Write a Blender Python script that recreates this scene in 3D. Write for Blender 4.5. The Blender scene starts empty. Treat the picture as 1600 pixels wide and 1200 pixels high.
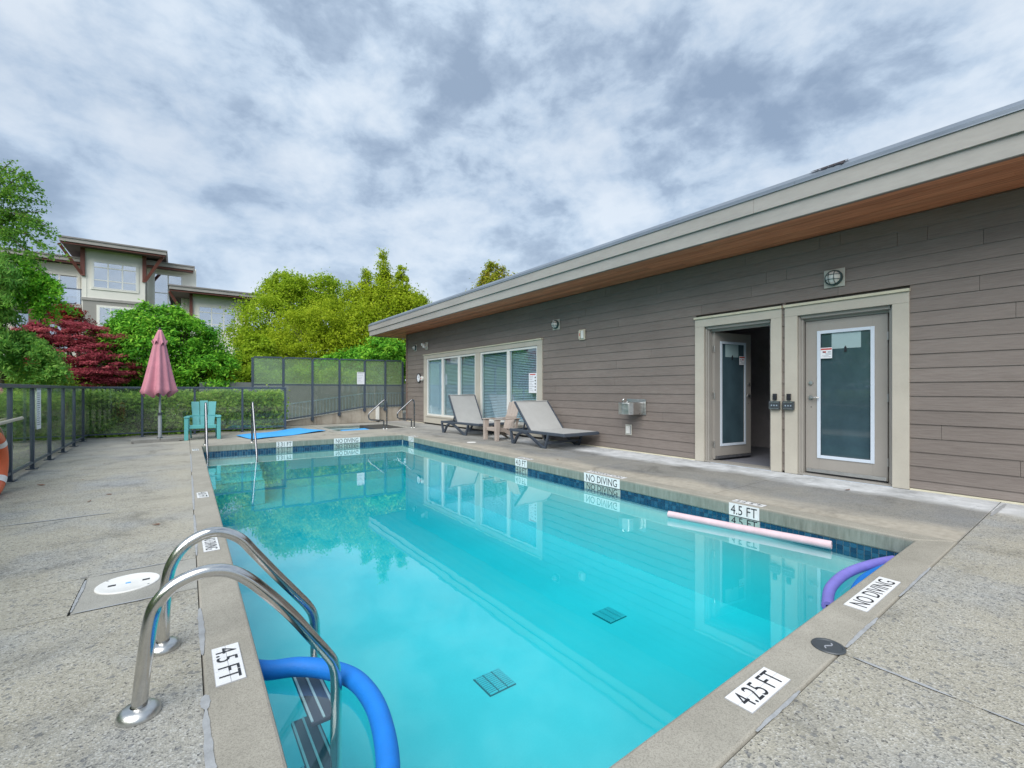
import bpy, math, random
import numpy as np
from mathutils import Vector, Matrix

R = math.radians
scene = bpy.context.scene
random.seed(7)

# ------------------------------------------------------------------ camera
FPX, CX, HY, CAMH, VX = 704.0, 800.0, 609.0, 1.18, 278.0
TH = math.atan((CX - VX) / FPX)
FW = (math.sin(TH), math.cos(TH)); RT = (math.cos(TH), -math.sin(TH))
cam_d = bpy.data.cameras.new('camera'); cam = bpy.data.objects.new('camera', cam_d)
scene.collection.objects.link(cam); scene.camera = cam
cam.location = (0, 0, CAMH); cam.rotation_euler = (R(90), 0, -TH)
cam_d.sensor_fit = 'HORIZONTAL'; cam_d.sensor_width = 36; cam_d.lens = FPX / 1600 * 36
cam_d.shift_y = 9 / 1600; cam_d.clip_start = .05; cam_d.clip_end = 3000

# ------------------------------------------------------------------ sky
SUN_EL, SUN_AZ = R(46), R(-129)          # azimuth measured from +Y towards +X: high, behind left
world = bpy.data.worlds.new('World'); scene.world = world; world.use_nodes = True
wt = world.node_tree; wt.nodes.clear()
def WN(t, **k):
    n = wt.nodes.new(t)
    for a, b in k.items(): setattr(n, a, b)
    return n
def WL(a, b): wt.links.new(a, b)
w_out = WN('ShaderNodeOutputWorld'); w_bg = WN('ShaderNodeBackground'); WL(w_bg.outputs[0], w_out.inputs[0])
tc = WN('ShaderNodeTexCoord'); sep = WN('ShaderNodeSeparateXYZ'); WL(tc.outputs['Generated'], sep.inputs[0])
def wmath(op, a, b=None, c=None, clamp=False):
    n = WN('ShaderNodeMath', operation=op); n.use_clamp = clamp
    for i, x in enumerate((a, b, c)):
        if x is None: continue
        if isinstance(x, (int, float)): n.inputs[i].default_value = x
        else: WL(x, n.inputs[i])
    return n.outputs[0]
zc = wmath('MAXIMUM', sep.outputs[2], 0.0)
den = wmath('ADD', zc, 0.34)
comb = WN('ShaderNodeCombineXYZ')
WL(wmath('DIVIDE', sep.outputs[0], den), comb.inputs[0]); WL(wmath('DIVIDE', sep.outputs[1], den), comb.inputs[1])
def wnoise(scale, detail, rough, off, dist=0.0, flat=None):
    mp = WN('ShaderNodeMapping'); mp.inputs['Location'].default_value = off
    if flat: mp.inputs['Scale'].default_value = (1, 1, flat)
    WL(tc.outputs['Generated'] if flat else comb.outputs[0], mp.inputs[0])
    n = WN('ShaderNodeTexNoise'); n.inputs['Scale'].default_value = scale; n.inputs['Detail'].default_value = detail
    n.inputs['Roughness'].default_value = rough; n.inputs['Distortion'].default_value = dist
    WL(mp.outputs[0], n.inputs[0]); return n.outputs[0]
def wramp(fac, stops):
    n = WN('ShaderNodeValToRGB'); cr = n.color_ramp
    while len(cr.elements) > 1: cr.elements.remove(cr.elements[-1])
    cr.elements[0].position = stops[0][0]; cr.elements[0].color = (*stops[0][1], 1)
    for p, c in stops[1:]:
        e = cr.elements.new(p); e.color = (*c, 1)
    WL(fac, n.inputs[0]); return n.outputs[0]
def wmix(fac, a, b):
    n = WN('ShaderNodeMix', data_type='RGBA')
    if isinstance(fac, (int, float)): n.inputs[0].default_value = fac
    else: WL(fac, n.inputs[0])
    for s, x in ((6, a), (7, b)):
        if isinstance(x, tuple): n.inputs[s].default_value = (*x, 1)
        else: WL(x, n.inputs[s])
    return n.outputs[2]
SKY = WN('ShaderNodeTexSky', sky_type='NISHITA'); SKY.sun_disc = False
SKY.sun_elevation = SUN_EL; SKY.sun_rotation = SUN_AZ
sk = WN('ShaderNodeVectorMath', operation='SCALE'); WL(SKY.outputs[0], sk.inputs[0]); sk.inputs[3].default_value = .10
warp = WN('ShaderNodeTexNoise'); warp.inputs['Scale'].default_value = 5.0; warp.inputs['Detail'].default_value = 2
wfl = WN('ShaderNodeMapping'); wfl.inputs['Scale'].default_value = (1, 1, 1.7); WL(tc.outputs['Generated'], wfl.inputs[0]); WL(wfl.outputs[0], warp.inputs[0])
wsc = WN('ShaderNodeVectorMath', operation='SCALE'); wsc.inputs[3].default_value = .07; WL(warp.outputs['Color'], wsc.inputs[0])
wad = WN('ShaderNodeVectorMath', operation='ADD'); WL(wfl.outputs[0], wad.inputs[0]); WL(wsc.outputs[0], wad.inputs[1])
nn1 = WN('ShaderNodeTexNoise'); nn1.inputs['Scale'].default_value = 5.6; nn1.inputs['Detail'].default_value = 9; nn1.inputs['Roughness'].default_value = .58
WL(wad.outputs[0], nn1.inputs[0]); n1 = nn1.outputs[0]
n2 = wnoise(2.0, 2, .5, (7.3, -2.2, 0), 0., 2.0)
mixn = wmath('ADD', wmath('MULTIPLY', n1, .72), wmath('MULTIPLY', n2, .28))
cloud = wramp(mixn, [(.38, (.64, .71, .79)), (.445, (.56, .645, .745)), (.505, (.45, .55, .675)),
                     (.55, (.345, .435, .56)), (.615, (.255, .335, .455))])
thin = wramp(wnoise(.7, 4, .5, (-4.4, 9.1, 0)), [(.45, (0, 0, 0)), (.70, (.30, .30, .30))])
thin_v = WN('ShaderNodeSeparateColor'); WL(thin, thin_v.inputs[0])
col = wmix(thin_v.outputs[0], cloud, sk.outputs[0])
# paler towards the horizon, as in the photograph
hz = wramp(zc, [(0.0, (.55, .55, .55)), (.16, (.22, .22, .22)), (.36, (0, 0, 0))])
hz_v = WN('ShaderNodeSeparateColor'); WL(hz, hz_v.inputs[0])
col = wmix(hz_v.outputs[0], col, (.46, .56, .68))
WL(col, w_bg.inputs[0]); w_bg.inputs[1].default_value = .66

# ------------------------------------------------------------------ sun (overcast: weak and very soft)
sun_d = bpy.data.lights.new('sun', 'SUN'); sun = bpy.data.objects.new('sun', sun_d)
scene.collection.objects.link(sun); sun_d.energy = 2.15; sun_d.angle = R(60); sun_d.color = (1.0, .965, .91)
sdir = Vector((math.sin(SUN_AZ) * math.cos(SUN_EL), math.cos(SUN_AZ) * math.cos(SUN_EL), math.sin(SUN_EL)))
sun.rotation_euler = sdir.to_track_quat('Z', 'Y').to_euler(); sun.location = sdir * 40

vs = scene.view_settings
vs.view_transform = 'Standard'; vs.look = 'None'; vs.gamma = 1; vs.use_curve_mapping = False; vs.exposure = .95
scene.cycles.max_bounces = 10; scene.cycles.transparent_max_bounces = 16
scene.cycles.caustics_reflective = False; scene.cycles.caustics_refractive = False

# ------------------------------------------------------------------ materials
def new_mat(name):
    m = bpy.data.materials.new(name); m.use_nodes = True
    nt = m.node_tree; nt.nodes.clear()
    o = nt.nodes.new('ShaderNodeOutputMaterial'); return m, nt, o
class NT:
    def __init__(s, nt): s.nt = nt
    def n(s, t, ins=None, **k):
        nd = s.nt.nodes.new(t)
        for a, b in k.items(): setattr(nd, a, b)
        for a, b in (ins or {}).items():
            if hasattr(b, 'is_linked') or isinstance(b, bpy.types.NodeSocket): s.nt.links.new(b, nd.inputs[a])
            else: nd.inputs[a].default_value = b
        return nd
    def link(s, a, b): s.nt.links.new(a, b)
    def pos(s): return s.n('ShaderNodeNewGeometry').outputs['Position']
    def obj(s): return s.n('ShaderNodeTexCoord').outputs['Object']
    def mapped(s, v, scale=(1, 1, 1), loc=(0, 0, 0)):
        return s.n('ShaderNodeMapping', {0: v, 'Scale': scale, 'Location': loc}).outputs[0]
    def noise(s, v, scale, detail=4, rough=.55, dist=0.):
        return s.n('ShaderNodeTexNoise', {'Vector': v, 'Scale': scale, 'Detail': detail, 'Roughness': rough, 'Distortion': dist}).outputs[0]
    def ramp(s, f, stops):
        nd = s.n('ShaderNodeValToRGB', {0: f}); cr = nd.color_ramp
        while len(cr.elements) > 1: cr.elements.remove(cr.elements[-1])
        def c4(c): return (c, c, c, 1) if isinstance(c, (int, float)) else (*c, 1)
        cr.elements[0].position = stops[0][0]; cr.elements[0].color = c4(stops[0][1])
        for p, c in stops[1:]: cr.elements.new(p).color = c4(c)
        return nd.outputs[0]
    def mix(s, f, a, b, blend='MIX'):
        nd = s.n('ShaderNodeMix', data_type='RGBA', blend_type=blend)
        for i, x in ((0, f), (6, a), (7, b)):
            if isinstance(x, bpy.types.NodeSocket): s.link(x, nd.inputs[i])
            elif isinstance(x, (int, float)): nd.inputs[i].default_value = x if i == 0 else (x, x, x, 1)
            else: nd.inputs[i].default_value = (*x, 1)
        return nd.outputs[2]
    def math(s, op, a, b=0., clamp=False):
        nd = s.n('ShaderNodeMath', {0: a, 1: b}, operation=op); nd.use_clamp = clamp; return nd.outputs[0]
    def sepx(s, v): return s.n('ShaderNodeSeparateXYZ', {0: v}).outputs
    def bump(s, h, strength, dist=.01, nrm=None):
        d = {'Height': h, 'Strength': strength, 'Distance': dist}
        if nrm is not None: d['Normal'] = nrm
        return s.n('ShaderNodeBump', d).outputs[0]
    def schlick(s, f0, nrm=None):
        d = {'Blend': .5}
        if nrm is not None: d['Normal'] = nrm
        f = s.n('ShaderNodeLayerWeight', d).outputs['Facing']
        return s.math('ADD', s.math('MULTIPLY', s.math('POWER', f, 5.), 1 - f0), f0)
    def bsdf(s, **k):
        nd = s.n('ShaderNodeBsdfPrincipled')
        for a, b in k.items():
            key = {'color': 'Base Color', 'rough': 'Roughness', 'metal': 'Metallic', 'normal': 'Normal', 'spec': 'Specular IOR Level'}.get(a, a)
            if isinstance(b, bpy.types.NodeSocket): s.link(b, nd.inputs[key])
            elif isinstance(b, tuple) and len(b) == 3: nd.inputs[key].default_value = (*b, 1)
            else: nd.inputs[key].default_value = b
        return nd.outputs[0]
M = {}
def simple(name, col, rough=.5, metal=0., var=.08, scale=6., bump=0., bscale=60., spec=.5, stretch=(1, 1, 1), world_space=True):
    """plain paint/plastic/metal with uneven tone, roughness and fine relief"""
    m, nt, o = new_mat(name); t = NT(nt)
    v = t.mapped(t.pos() if world_space else t.obj(), stretch)
    nz = t.noise(v, scale, 5, .6); fine = t.noise(v, bscale, 3, .6)
    f = t.math('ADD', t.math('MULTIPLY', nz, .7), t.math('MULTIPLY', fine, .3))
    dark = tuple(c * (1 - var * 1.6) for c in col); lite = tuple(min(1, c * (1 + var * 1.6)) for c in col)
    c = t.ramp(f, [(.3, dark), (.7, lite)])
    r = t.ramp(nz, [(.3, max(0, rough - .08)), (.7, min(1, rough + .08))])
    k = dict(color=c, rough=r, metal=metal, spec=spec)
    if bump: k['normal'] = t.bump(fine, bump, .004)
    t.link(t.bsdf(**k), o.inputs[0]); M[name] = m; return m

simple('trim_paint', (.495, .465, .40), .45, var=.05, scale=3, bump=.08)
simple('jamb_paint', (.34, .325, .30), .45, var=.05, scale=3)
simple('door_paint', (.33, .31, .285), .42, var=.04, scale=2)
simple('fascia_paint', (.335, .32, .30), .55, var=.10, scale=2.2, bump=.2, bscale=30, stretch=(1, .25, 1))
simple('corner_paint', (.20, .145, .125), .5, var=.06)
simple('vinyl_white', (.74, .75, .72), .35, var=.03)
simple('cream_flash', (.66, .62, .48), .5, var=.06)
simple('fence_metal', (.062, .085, .12), .38, var=.10, scale=5)
simple('ramp_metal', (.30, .38, .46), .4, var=.08)
simple('roof_metal', (.19, .225, .27), .38, metal=.3, var=.09, scale=1.6)
simple('roof_felt', (.09, .09, .10), .9, var=.2)
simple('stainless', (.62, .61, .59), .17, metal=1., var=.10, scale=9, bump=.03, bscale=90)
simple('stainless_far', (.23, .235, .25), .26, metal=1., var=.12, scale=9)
simple('stainless_dull', (.60, .60, .59), .34, metal=1., var=.07, scale=14)
simple('chrome', (.74, .75, .76), .1, metal=1., var=.04)
simple('black_plastic', (.02, .022, .028), .4, var=.1)
simple('dark_box', (.055, .065, .075), .35, var=.1)
simple('lounger_frame', (.055, .07, .095), .48, var=.10, scale=9, bump=.1)
simple('lounger_sling', (.40, .41, .41), .7, var=.05, bump=.5, bscale=260)
simple('teal_plastic', (.12, .44, .45), .42, var=.07, scale=5)
simple('tan_plastic', (.42, .36, .32), .5, var=.08, scale=5)
simple('pink_cloth', (.54, .225, .285), .85, var=.10, scale=5, bump=.25, bscale=120)
simple('pole_grey', (.32, .35, .38), .4, var=.06)
simple('base_stone', (.26, .255, .24), .8, var=.15, bump=.3)
simple('mat_blue', (.06, .40, .86), .6, var=.05, bump=.15, bscale=120)
simple('noodle_blue', (.006, .20, .70), .6, var=.07, scale=10, bump=.35, bscale=130)
simple('noodle_purple', (.22, .20, .62), .62, var=.07, scale=10, bump=.35, bscale=130)
simple('noodle_white', (.66, .50, .545), .65, var=.10, scale=6, bump=.35, bscale=130)
simple('marker_grout', (.42, .43, .45), .6)
simple('marker_shaded', (.36, .46, .43), .3, var=.08, scale=20)  # white marker tile with the shade of the recess mixed into its colour
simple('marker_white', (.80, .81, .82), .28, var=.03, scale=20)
simple('ink', (.022, .024, .03), .5, var=.05)
simple('ink_red', (.55, .06, .05), .5, var=.05)
simple('ink_grey', (.30, .32, .36), .6, var=.05)
simple('paper_tint', (.34, .47, .49), .5, var=.04)
simple('glass_bead', (.62, .70, .80), .4, var=.03)
simple('torn', (.035, .028, .032), .9, var=.3, scale=30)
simple('paper', (.80, .83, .88), .5, var=.02)
simple('lamp_green', (.04, .075, .075), .4, var=.08)
simple('lamp_plate', (.52, .52, .46), .5, var=.05)
simple('horn_cream', (.62, .58, .46), .45, var=.04)
simple('buoy_orange', (.74, .155, .06), .5, var=.08, scale=7)
simple('rope', (.42, .38, .30), .9, var=.12, bump=.5, bscale=160)
simple('pole_wood', (.50, .46, .38), .6, var=.1)
simple('lid_white', (.80, .80, .78), .4, var=.05)
simple('sealant', (.34, .355, .37), .7, var=.14, scale=14, bump=.4, bscale=90)
simple('joint_dark', (.055, .052, .048), .95, var=.25, scale=12)
simple('haze_grey', (.15, .17, .165), .8, var=.08)
simple('interior', (.42, .39, .40), .8, var=.1)
simple('interior_floor', (.20, .205, .24), .6, var=.08)
simple('blind', (.80, .82, .88), .5, var=.03)
simple('room_white', (.55, .56, .57), .8, var=.04)
simple('pool_plaster', (.68, .77, .76), .7, var=.03, scale=1.4)
simple('step_plaster', (.86, .90, .90), .6, var=.02)
simple('drain_green', (.03, .16, .18), .6, var=.05)
simple('stair_nose', (.62, .70, .72), .4, var=.04)
simple('tread_grey', (.10, .09, .12), .5, var=.08)
simple('grout', (.34, .44, .47), .7, var=.08)
simple('apt_cream', (.76, .75, .69), .7, var=.04, scale=1)
simple('apt_grey', (.30, .29, .27), .7, var=.05, scale=1, stretch=(1, 1, 8))
simple('apt_brown', (.17, .055, .04), .6, var=.1)
simple('apt_roof', (.23, .215, .21), .6, var=.08)
simple('apt_soffit', (.12, .09, .085), .7, var=.1)
simple('apt_interior', (.22, .26, .31), .9, var=.3, scale=.8)
simple('apt_blind', (.66, .69, .72), .7, var=.03)
simple('bark', (.10, .08, .06), .9, var=.25, scale=14, bump=.6, bscale=40, stretch=(1, 1, .25))
simple('dead_leaf', (.16, .06, .025), .8, var=.3, scale=40)

def glass(name, tint, base=.06, rough=.02, haze=0., haze_col=(.5, .55, .5)):
    m, nt, o = new_mat(name); t = NT(nt)
    fac = t.math('ADD', t.schlick(.04), base, True)
    nb = t.bump(t.noise(t.pos(), 1.3, 2), .02, .02)
    tr = t.n('ShaderNodeBsdfTransparent', {0: (*tint, 1)}).outputs[0]
    if haze:
        df = t.n('ShaderNodeBsdfDiffuse', {0: (*haze_col, 1)}).outputs[0]
        tl = t.n('ShaderNodeBsdfTranslucent', {0: (*haze_col, 1)}).outputs[0]
        d2 = t.n('ShaderNodeMixShader', {0: .5, 1: df, 2: tl}).outputs[0]
        hz = t.math('MULTIPLY', t.ramp(t.noise(t.mapped(t.pos(), (1.5, 1.5, 1)), 2.2, 4), [(.3, .7), (.7, 1.)]), haze)
        tr = t.n('ShaderNodeMixShader', {0: hz, 1: tr, 2: d2}).outputs[0]
    gl = t.n('ShaderNodeBsdfGlossy', {'Color': (1, 1, 1, 1), 'Roughness': rough, 'Normal': nb}).outputs[0]
    t.link(t.n('ShaderNodeMixShader', {0: fac, 1: tr, 2: gl}).outputs[0], o.inputs[0]); M[name] = m
glass('fence_glass', (.965, .99, .97), .01, .03, .05, (.45, .55, .42))
glass('screen_glass', (.84, .97, .78), .03, .12, .42, (.46, .60, .34))
glass('window_glass', (.84, .94, .97), .10, .01)
glass('door_glass', (.10, .19, .22), .05, .04, .80, (.14, .25, .31))
glass('apt_glass', (.60, .68, .78), .50, .02)

def build_materials():
    # exposed aggregate concrete of the deck
    m, nt, o = new_mat('aggregate'); t = NT(nt); p = t.pos(); X, Y, Z = t.sepx(p)
    vo = t.n('ShaderNodeTexVoronoi', {'Vector': p, 'Scale': 150., 'Randomness': 1.}); cellc = t.sepx(vo.outputs['Color'])[0]
    vo2 = t.n('ShaderNodeTexVoronoi', {'Vector': p, 'Scale': 64., 'Randomness': 1.}); cell2 = t.sepx(vo2.outputs['Color'])[1]
    tan = t.ramp(cellc, [(.0, (.14, .135, .12)), (.06, (.27, .255, .225)), (.16, (.355, .335, .27)), (.55, (.41, .383, .312)), (.85, (.465, .438, .365)), (1., (.54, .52, .46))])
    gry = t.ramp(cellc, [(.0, (.12, .125, .13)), (.10, (.24, .25, .255)), (.35, (.325, .335, .335)), (.75, (.39, .395, .385)), (1., (.48, .50, .50))])
    big = t.ramp(t.noise(p, .9, 4, .6), [(.46, 0.), (.68, .9)])
    c = t.mix(big, tan, gry)
    c = t.mix(t.ramp(cell2, [(.94, 0.), (.965, .55)]), c, (.13, .14, .155))
    # smooth bands: cream paste by the coping, trowelled strip along the wall, greyer worn strip between
    wob = t.math('MULTIPLY', t.math('SUBTRACT', t.noise(t.mapped(p, (.8, .35, 1)), 2.3, 5, .62), .5), .9)
    Xw = t.math('ADD', X, wob)
    wallband = t.math('MULTIPLY', t.math('SUBTRACT', Xw, 6.15), 3.2, True)
    cop = t.math('MULTIPLY', t.math('SUBTRACT', 5.42, Xw), 3.0, True)
    right = t.math('MULTIPLY', t.math('SUBTRACT', X, 4.78), 60., True)
    ynear = t.math('MULTIPLY', t.math('SUBTRACT', Y, .742), 60., True)
    cop = t.math('MULTIPLY', cop, t.math('MULTIPLY', right, ynear))
    wallband = t.math('MULTIPLY', wallband, .92)
    mottle = t.noise(p, 5., 5, .65)
    smooth_c = t.ramp(mottle, [(.3, (.50, .515, .52)), (.7, (.80, .815, .825))])
    paste_c = t.ramp(t.noise(p, 14., 5, .7), [(.3, (.36, .325, .265)), (.7, (.49, .45, .375))])
    midgrey = t.math('MULTIPLY', right, t.math('MULTIPLY', ynear, .55))
    c = t.mix(midgrey, c, (.17, .175, .18))
    c = t.mix(cop, c, paste_c); c = t.mix(wallband, c, smooth_c)
    far = t.math('MULTIPLY', t.math('SUBTRACT', t.math('ADD', Y, t.math('MULTIPLY', wob, 3.)), 8.0), .22, True)
    farc = t.ramp(t.noise(t.mapped(p, (1, 1, 1)), 1.7, 6, .65), [(.32, (.27, .265, .25)), (.7, (.42, .395, .345))])
    c = t.mix(t.math('MULTIPLY', far, .8), c, farc)
    leftcop = t.math('MULTIPLY', t.math('SUBTRACT', t.math('ADD', X, t.math('MULTIPLY', wob, .5)), -.42), 2.4, True)
    leftcop = t.math('MULTIPLY', leftcop, t.math('SUBTRACT', 1., right))
    leftcop = t.math('MULTIPLY', leftcop, t.math('MULTIPLY', t.math('SUBTRACT', Y, 3.5), .4, True))
    c = t.mix(t.math('MULTIPLY', leftcop, .45), c, (.46, .42, .33))
    stain = t.ramp(t.noise(p, 1.6, 6, .7, .6), [(.30, .60), (.46, .98), (.7, 1.14)])
    c = t.mix(1., c, stain, 'MULTIPLY')
    blot = t.ramp(t.noise(t.mapped(p, (.55, 1.3, 1)), 2.1, 7, .72, 1.2), [(.60, 0.), (.74, .45)])
    c = t.mix(blot, c, (.13, .135, .145))
    sm = t.math('MAXIMUM', t.math('MAXIMUM', cop, wallband), far)
    hgt = t.math('MULTIPLY', vo.outputs['Distance'], t.math('SUBTRACT', 1., t.math('MULTIPLY', sm, .85)))
    nb = t.bump(hgt, .4, .008)
    nb = t.bump(t.noise(p, 3., 3), .10, .05, nb)
    c = t.mix(1., c, (.87, .885, .91), 'MULTIPLY')
    t.link(t.bsdf(color=c, rough=.82, normal=nb, spec=.35), o.inputs[0]); M['aggregate'] = m
    # coping / plain concrete
    for nm, a, b, dk in (('coping', (.29, .275, .235), (.385, .365, .315), .12), ('plain_concrete', (.29, .285, .26), (.40, .395, .36), .12)):
        m, nt, o = new_mat(nm); t = NT(nt); p = t.pos()
        c = t.ramp(t.noise(p, 2.6, 6, .65), [(.32, a), (.68, b)])
        fine = t.noise(p, 210., 2, .7)
        c = t.mix(1., c, t.ramp(fine, [(.30, .66), (.5, 1.), (.72, 1.16)]), 'MULTIPLY')
        pit = t.ramp(t.n('ShaderNodeTexVoronoi', {'Vector': p, 'Scale': 23.}).outputs['Distance'], [(.05, .8), (.09, 0.)])
        c = t.mix(t.math('MULTIPLY', pit, .5), c, (.13, .12, .11))
        Z = t.sepx(p)[2]
        side = t.math('MULTIPLY', t.math('SUBTRACT', -.012, Z), 50., True)     # algae and scale on the water side
        algae = t.ramp(t.noise(t.mapped(p, (9, 9, 1.2)), 3., 5, .7), [(.3, (.12, .155, .135)), (.7, (.29, .335, .30))])
        c = t.mix(t.math('MULTIPLY', side, .8), c, algae)
        t.link(t.bsdf(color=c, rough=.8, normal=t.bump(fine, .35, .004), spec=.35), o.inputs[0]); M[nm] = m
    # weathered retaining wall
    m, nt, o = new_mat('old_concrete'); t = NT(nt); p = t.pos()
    c = t.ramp(t.noise(p, 1.8, 6, .65), [(.3, (.30, .265, .215)), (.68, (.50, .46, .39))])
    st = t.ramp(t.noise(t.mapped(p, (6, 6, .45)), 1.5, 6, .7), [(.5, 0.), (.72, .6)])
    c = t.mix(st, c, (.17, .115, .075))
    t.link(t.bsdf(color=c, rough=.85, normal=t.bump(t.noise(p, 26, 5), .3, .02)), o.inputs[0]); M['old_concrete'] = m
    # fibre cement siding with embossed grain
    m, nt, o = new_mat('siding'); t = NT(nt); p = t.pos()
    rnd = t.n('ShaderNodeObjectInfo').outputs['Random']
    g = t.noise(t.mapped(p, (1, .9, 16)), 6., 6, .62, .6)
    c = t.ramp(g, [(.3, (.180, .150, .135)), (.7, (.240, .208, .188))])
    c = t.mix(1., c, t.ramp(rnd, [(0., .94), (1., 1.06)]), 'MULTIPLY')
    c = t.mix(1., c, t.ramp(t.noise(t.mapped(p, (1, .6, 1.5)), 1.2, 5), [(.35, .90), (.65, 1.07)]), 'MULTIPLY')
    t.link(t.bsdf(color=c, rough=.58, normal=t.bump(g, .28, .006)), o.inputs[0]); M['siding'] = m
    # cedar soffit
    m, nt, o = new_mat('cedar'); t = NT(nt); p = t.pos()
    rnd = t.n('ShaderNodeObjectInfo').outputs['Random']
    g = t.noise(t.mapped(p, (14, .55, 4)), 3., 7, .65, .8)
    c = t.ramp(g, [(.28, (.30, .10, .05)), (.5, (.52, .19, .095)), (.72, (.66, .30, .16))])
    c = t.mix(1., c, t.ramp(rnd, [(0., .72), (1., 1.15)]), 'MULTIPLY')
    t.link(t.bsdf(color=c, rough=.5, normal=t.bump(g, .2, .004)), o.inputs[0]); M['cedar'] = m
    # waterline tile
    m, nt, o = new_mat('blue_tile'); t = NT(nt)
    rnd = t.n('ShaderNodeNewGeometry').outputs['Random Per Island']; r2 = t.n('ShaderNodeObjectInfo').outputs['Random']
    f = t.math('FRACT', t.math('ADD', rnd, r2))
    c = t.ramp(f, [(0., (.008, .045, .10)), (.5, (.012, .075, .15)), (1., (.03, .13, .22))])
    t.link(t.bsdf(color=c, rough=.16), o.inputs[0]); M['blue_tile'] = m
    # water: surface sheet properties plus absorbing body
    m, nt, o = new_mat('water'); t = NT(nt); p = t.pos()
    h = t.math('ADD', t.noise(t.mapped(p, (1, 1, .3)), 2.2, 3, .5), t.math('MULTIPLY', t.noise(p, 9., 2, .5), .12))
    nb = t.bump(h, .02, .03)
    fac = t.math('ADD', t.math('MULTIPLY', t.schlick(.022, nb), 1.4), .055, True)
    tr = t.n('ShaderNodeBsdfTransparent', {0: (.97, 1, 1, 1)}).outputs[0]
    gl = t.n('ShaderNodeBsdfGlossy', {'Color': (.93, 1, 1, 1), 'Roughness': .012, 'Normal': nb}).outputs[0]
    t.link(t.n('ShaderNodeMixShader', {0: fac, 1: tr, 2: gl}).outputs[0], o.inputs[0])
    va = t.n('ShaderNodeVolumeAbsorption', {'Color': (.22, .935, .968, 1), 'Density': 1.5})
    t.link(va.outputs[0], o.inputs['Volume']); M['water'] = m
    # grass ground
    m, nt, o = new_mat('grass_ground'); t = NT(nt); p = t.pos()
    c = t.ramp(t.noise(p, 3., 6, .7), [(.3, (.03, .06, .015)), (.7, (.075, .13, .03))])
    t.link(t.bsdf(color=c, rough=.95, normal=t.bump(t.noise(p, 40, 4), .8, .05)), o.inputs[0]); M['grass_ground'] = m
build_materials()

def leaf_mat(name, cols, trans=.35, scale=1.1):
    m, nt, o = new_mat(name); t = NT(nt)
    rnd = t.n('ShaderNodeNewGeometry').outputs['Random Per Island']
    f = t.math('ADD', t.math('MULTIPLY', rnd, .55), t.math('MULTIPLY', t.noise(t.pos(), scale, 3), .9))
    f = t.math('SUBTRACT', f, .22, True)
    st = [(i / (len(cols) - 1), c) for i, c in enumerate(cols)]
    c = t.ramp(f, st)
    d = t.bsdf(color=c, rough=.6, spec=.12)
    tl = t.n('ShaderNodeBsdfTranslucent', {0: c}).outputs[0]
    t.link(t.n('ShaderNodeMixShader', {0: trans, 1: d, 2: tl}).outputs[0], o.inputs[0]); M[name] = m
leaf_mat('leaf_green', [(.03, .13, .02), (.08, .30, .025), (.21, .52, .04), (.44, .70, .08)], .35)
leaf_mat('leaf_yellow', [(.15, .24, .015), (.29, .41, .02), (.44, .55, .03), (.60, .66, .07)], .45)
leaf_mat('leaf_hornbeam', [(.12, .22, .015), (.24, .38, .02), (.38, .53, .03), (.52, .60, .06)], .45)
leaf_mat('leaf_red', [(.12, .018, .03), (.28, .042, .065), (.45, .10, .12), (.52, .22, .17)], .4)
leaf_mat('leaf_redtop', [(.14, .015, .02), (.26, .03, .03), (.34, .09, .03)])
leaf_mat('leaf_cedar', [(.07, .20, .05), (.14, .36, .075), (.26, .50, .09), (.44, .60, .17)], .45)
leaf_mat('leaf_arch', [(.05, .14, .03), (.11, .27, .045), (.20, .40, .05), (.36, .48, .08)], .45)
leaf_mat('leaf_lime', [(.08, .17, .015), (.17, .31, .02), (.28, .42, .03), (.42, .33, .05)])
leaf_mat('leaf_ivy', [(.10, .20, .04), (.22, .40, .07), (.36, .56, .09), (.50, .56, .18)], .5)
leaf_mat('leaf_autumn', [(.14, .22, .02), (.30, .38, .03), (.44, .40, .05), (.46, .26, .08)])

# ------------------------------------------------------------------ object helpers
COL = scene.collection
WPOS = {}
def tag(o, label=None, cat=None, group=None, kind=None):
    if label: o['label'] = label
    if cat: o['category'] = cat
    if group: o['group'] = group
    if kind: o['kind'] = kind
    return o
def empty(name, loc=(0, 0, 0), label=None, cat=None, group=None, rz=0., parent=None):
    o = bpy.data.objects.new(name, None); COL.objects.link(o); o.location = loc; o.rotation_euler = (0, 0, rz)
    o.empty_display_size = .1; WPOS[o.name] = Vector(loc)
    return tag(o, label, cat, group)
def put(name, mesh, parent=None, world=False):
    """link a mesh; with world=True its vertices are world coordinates even under a moved parent"""
    o = bpy.data.objects.new(name, mesh); COL.objects.link(o)
    base = Vector((0, 0, 0))
    if parent is not None:
        o.parent = parent
        if world:
            base = WPOS.get(parent.name, Vector((0, 0, 0))); o.location = -base
    WPOS[o.name] = Vector((0, 0, 0)) if world or parent is None else WPOS.get(parent.name, Vector())
    return o
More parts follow.
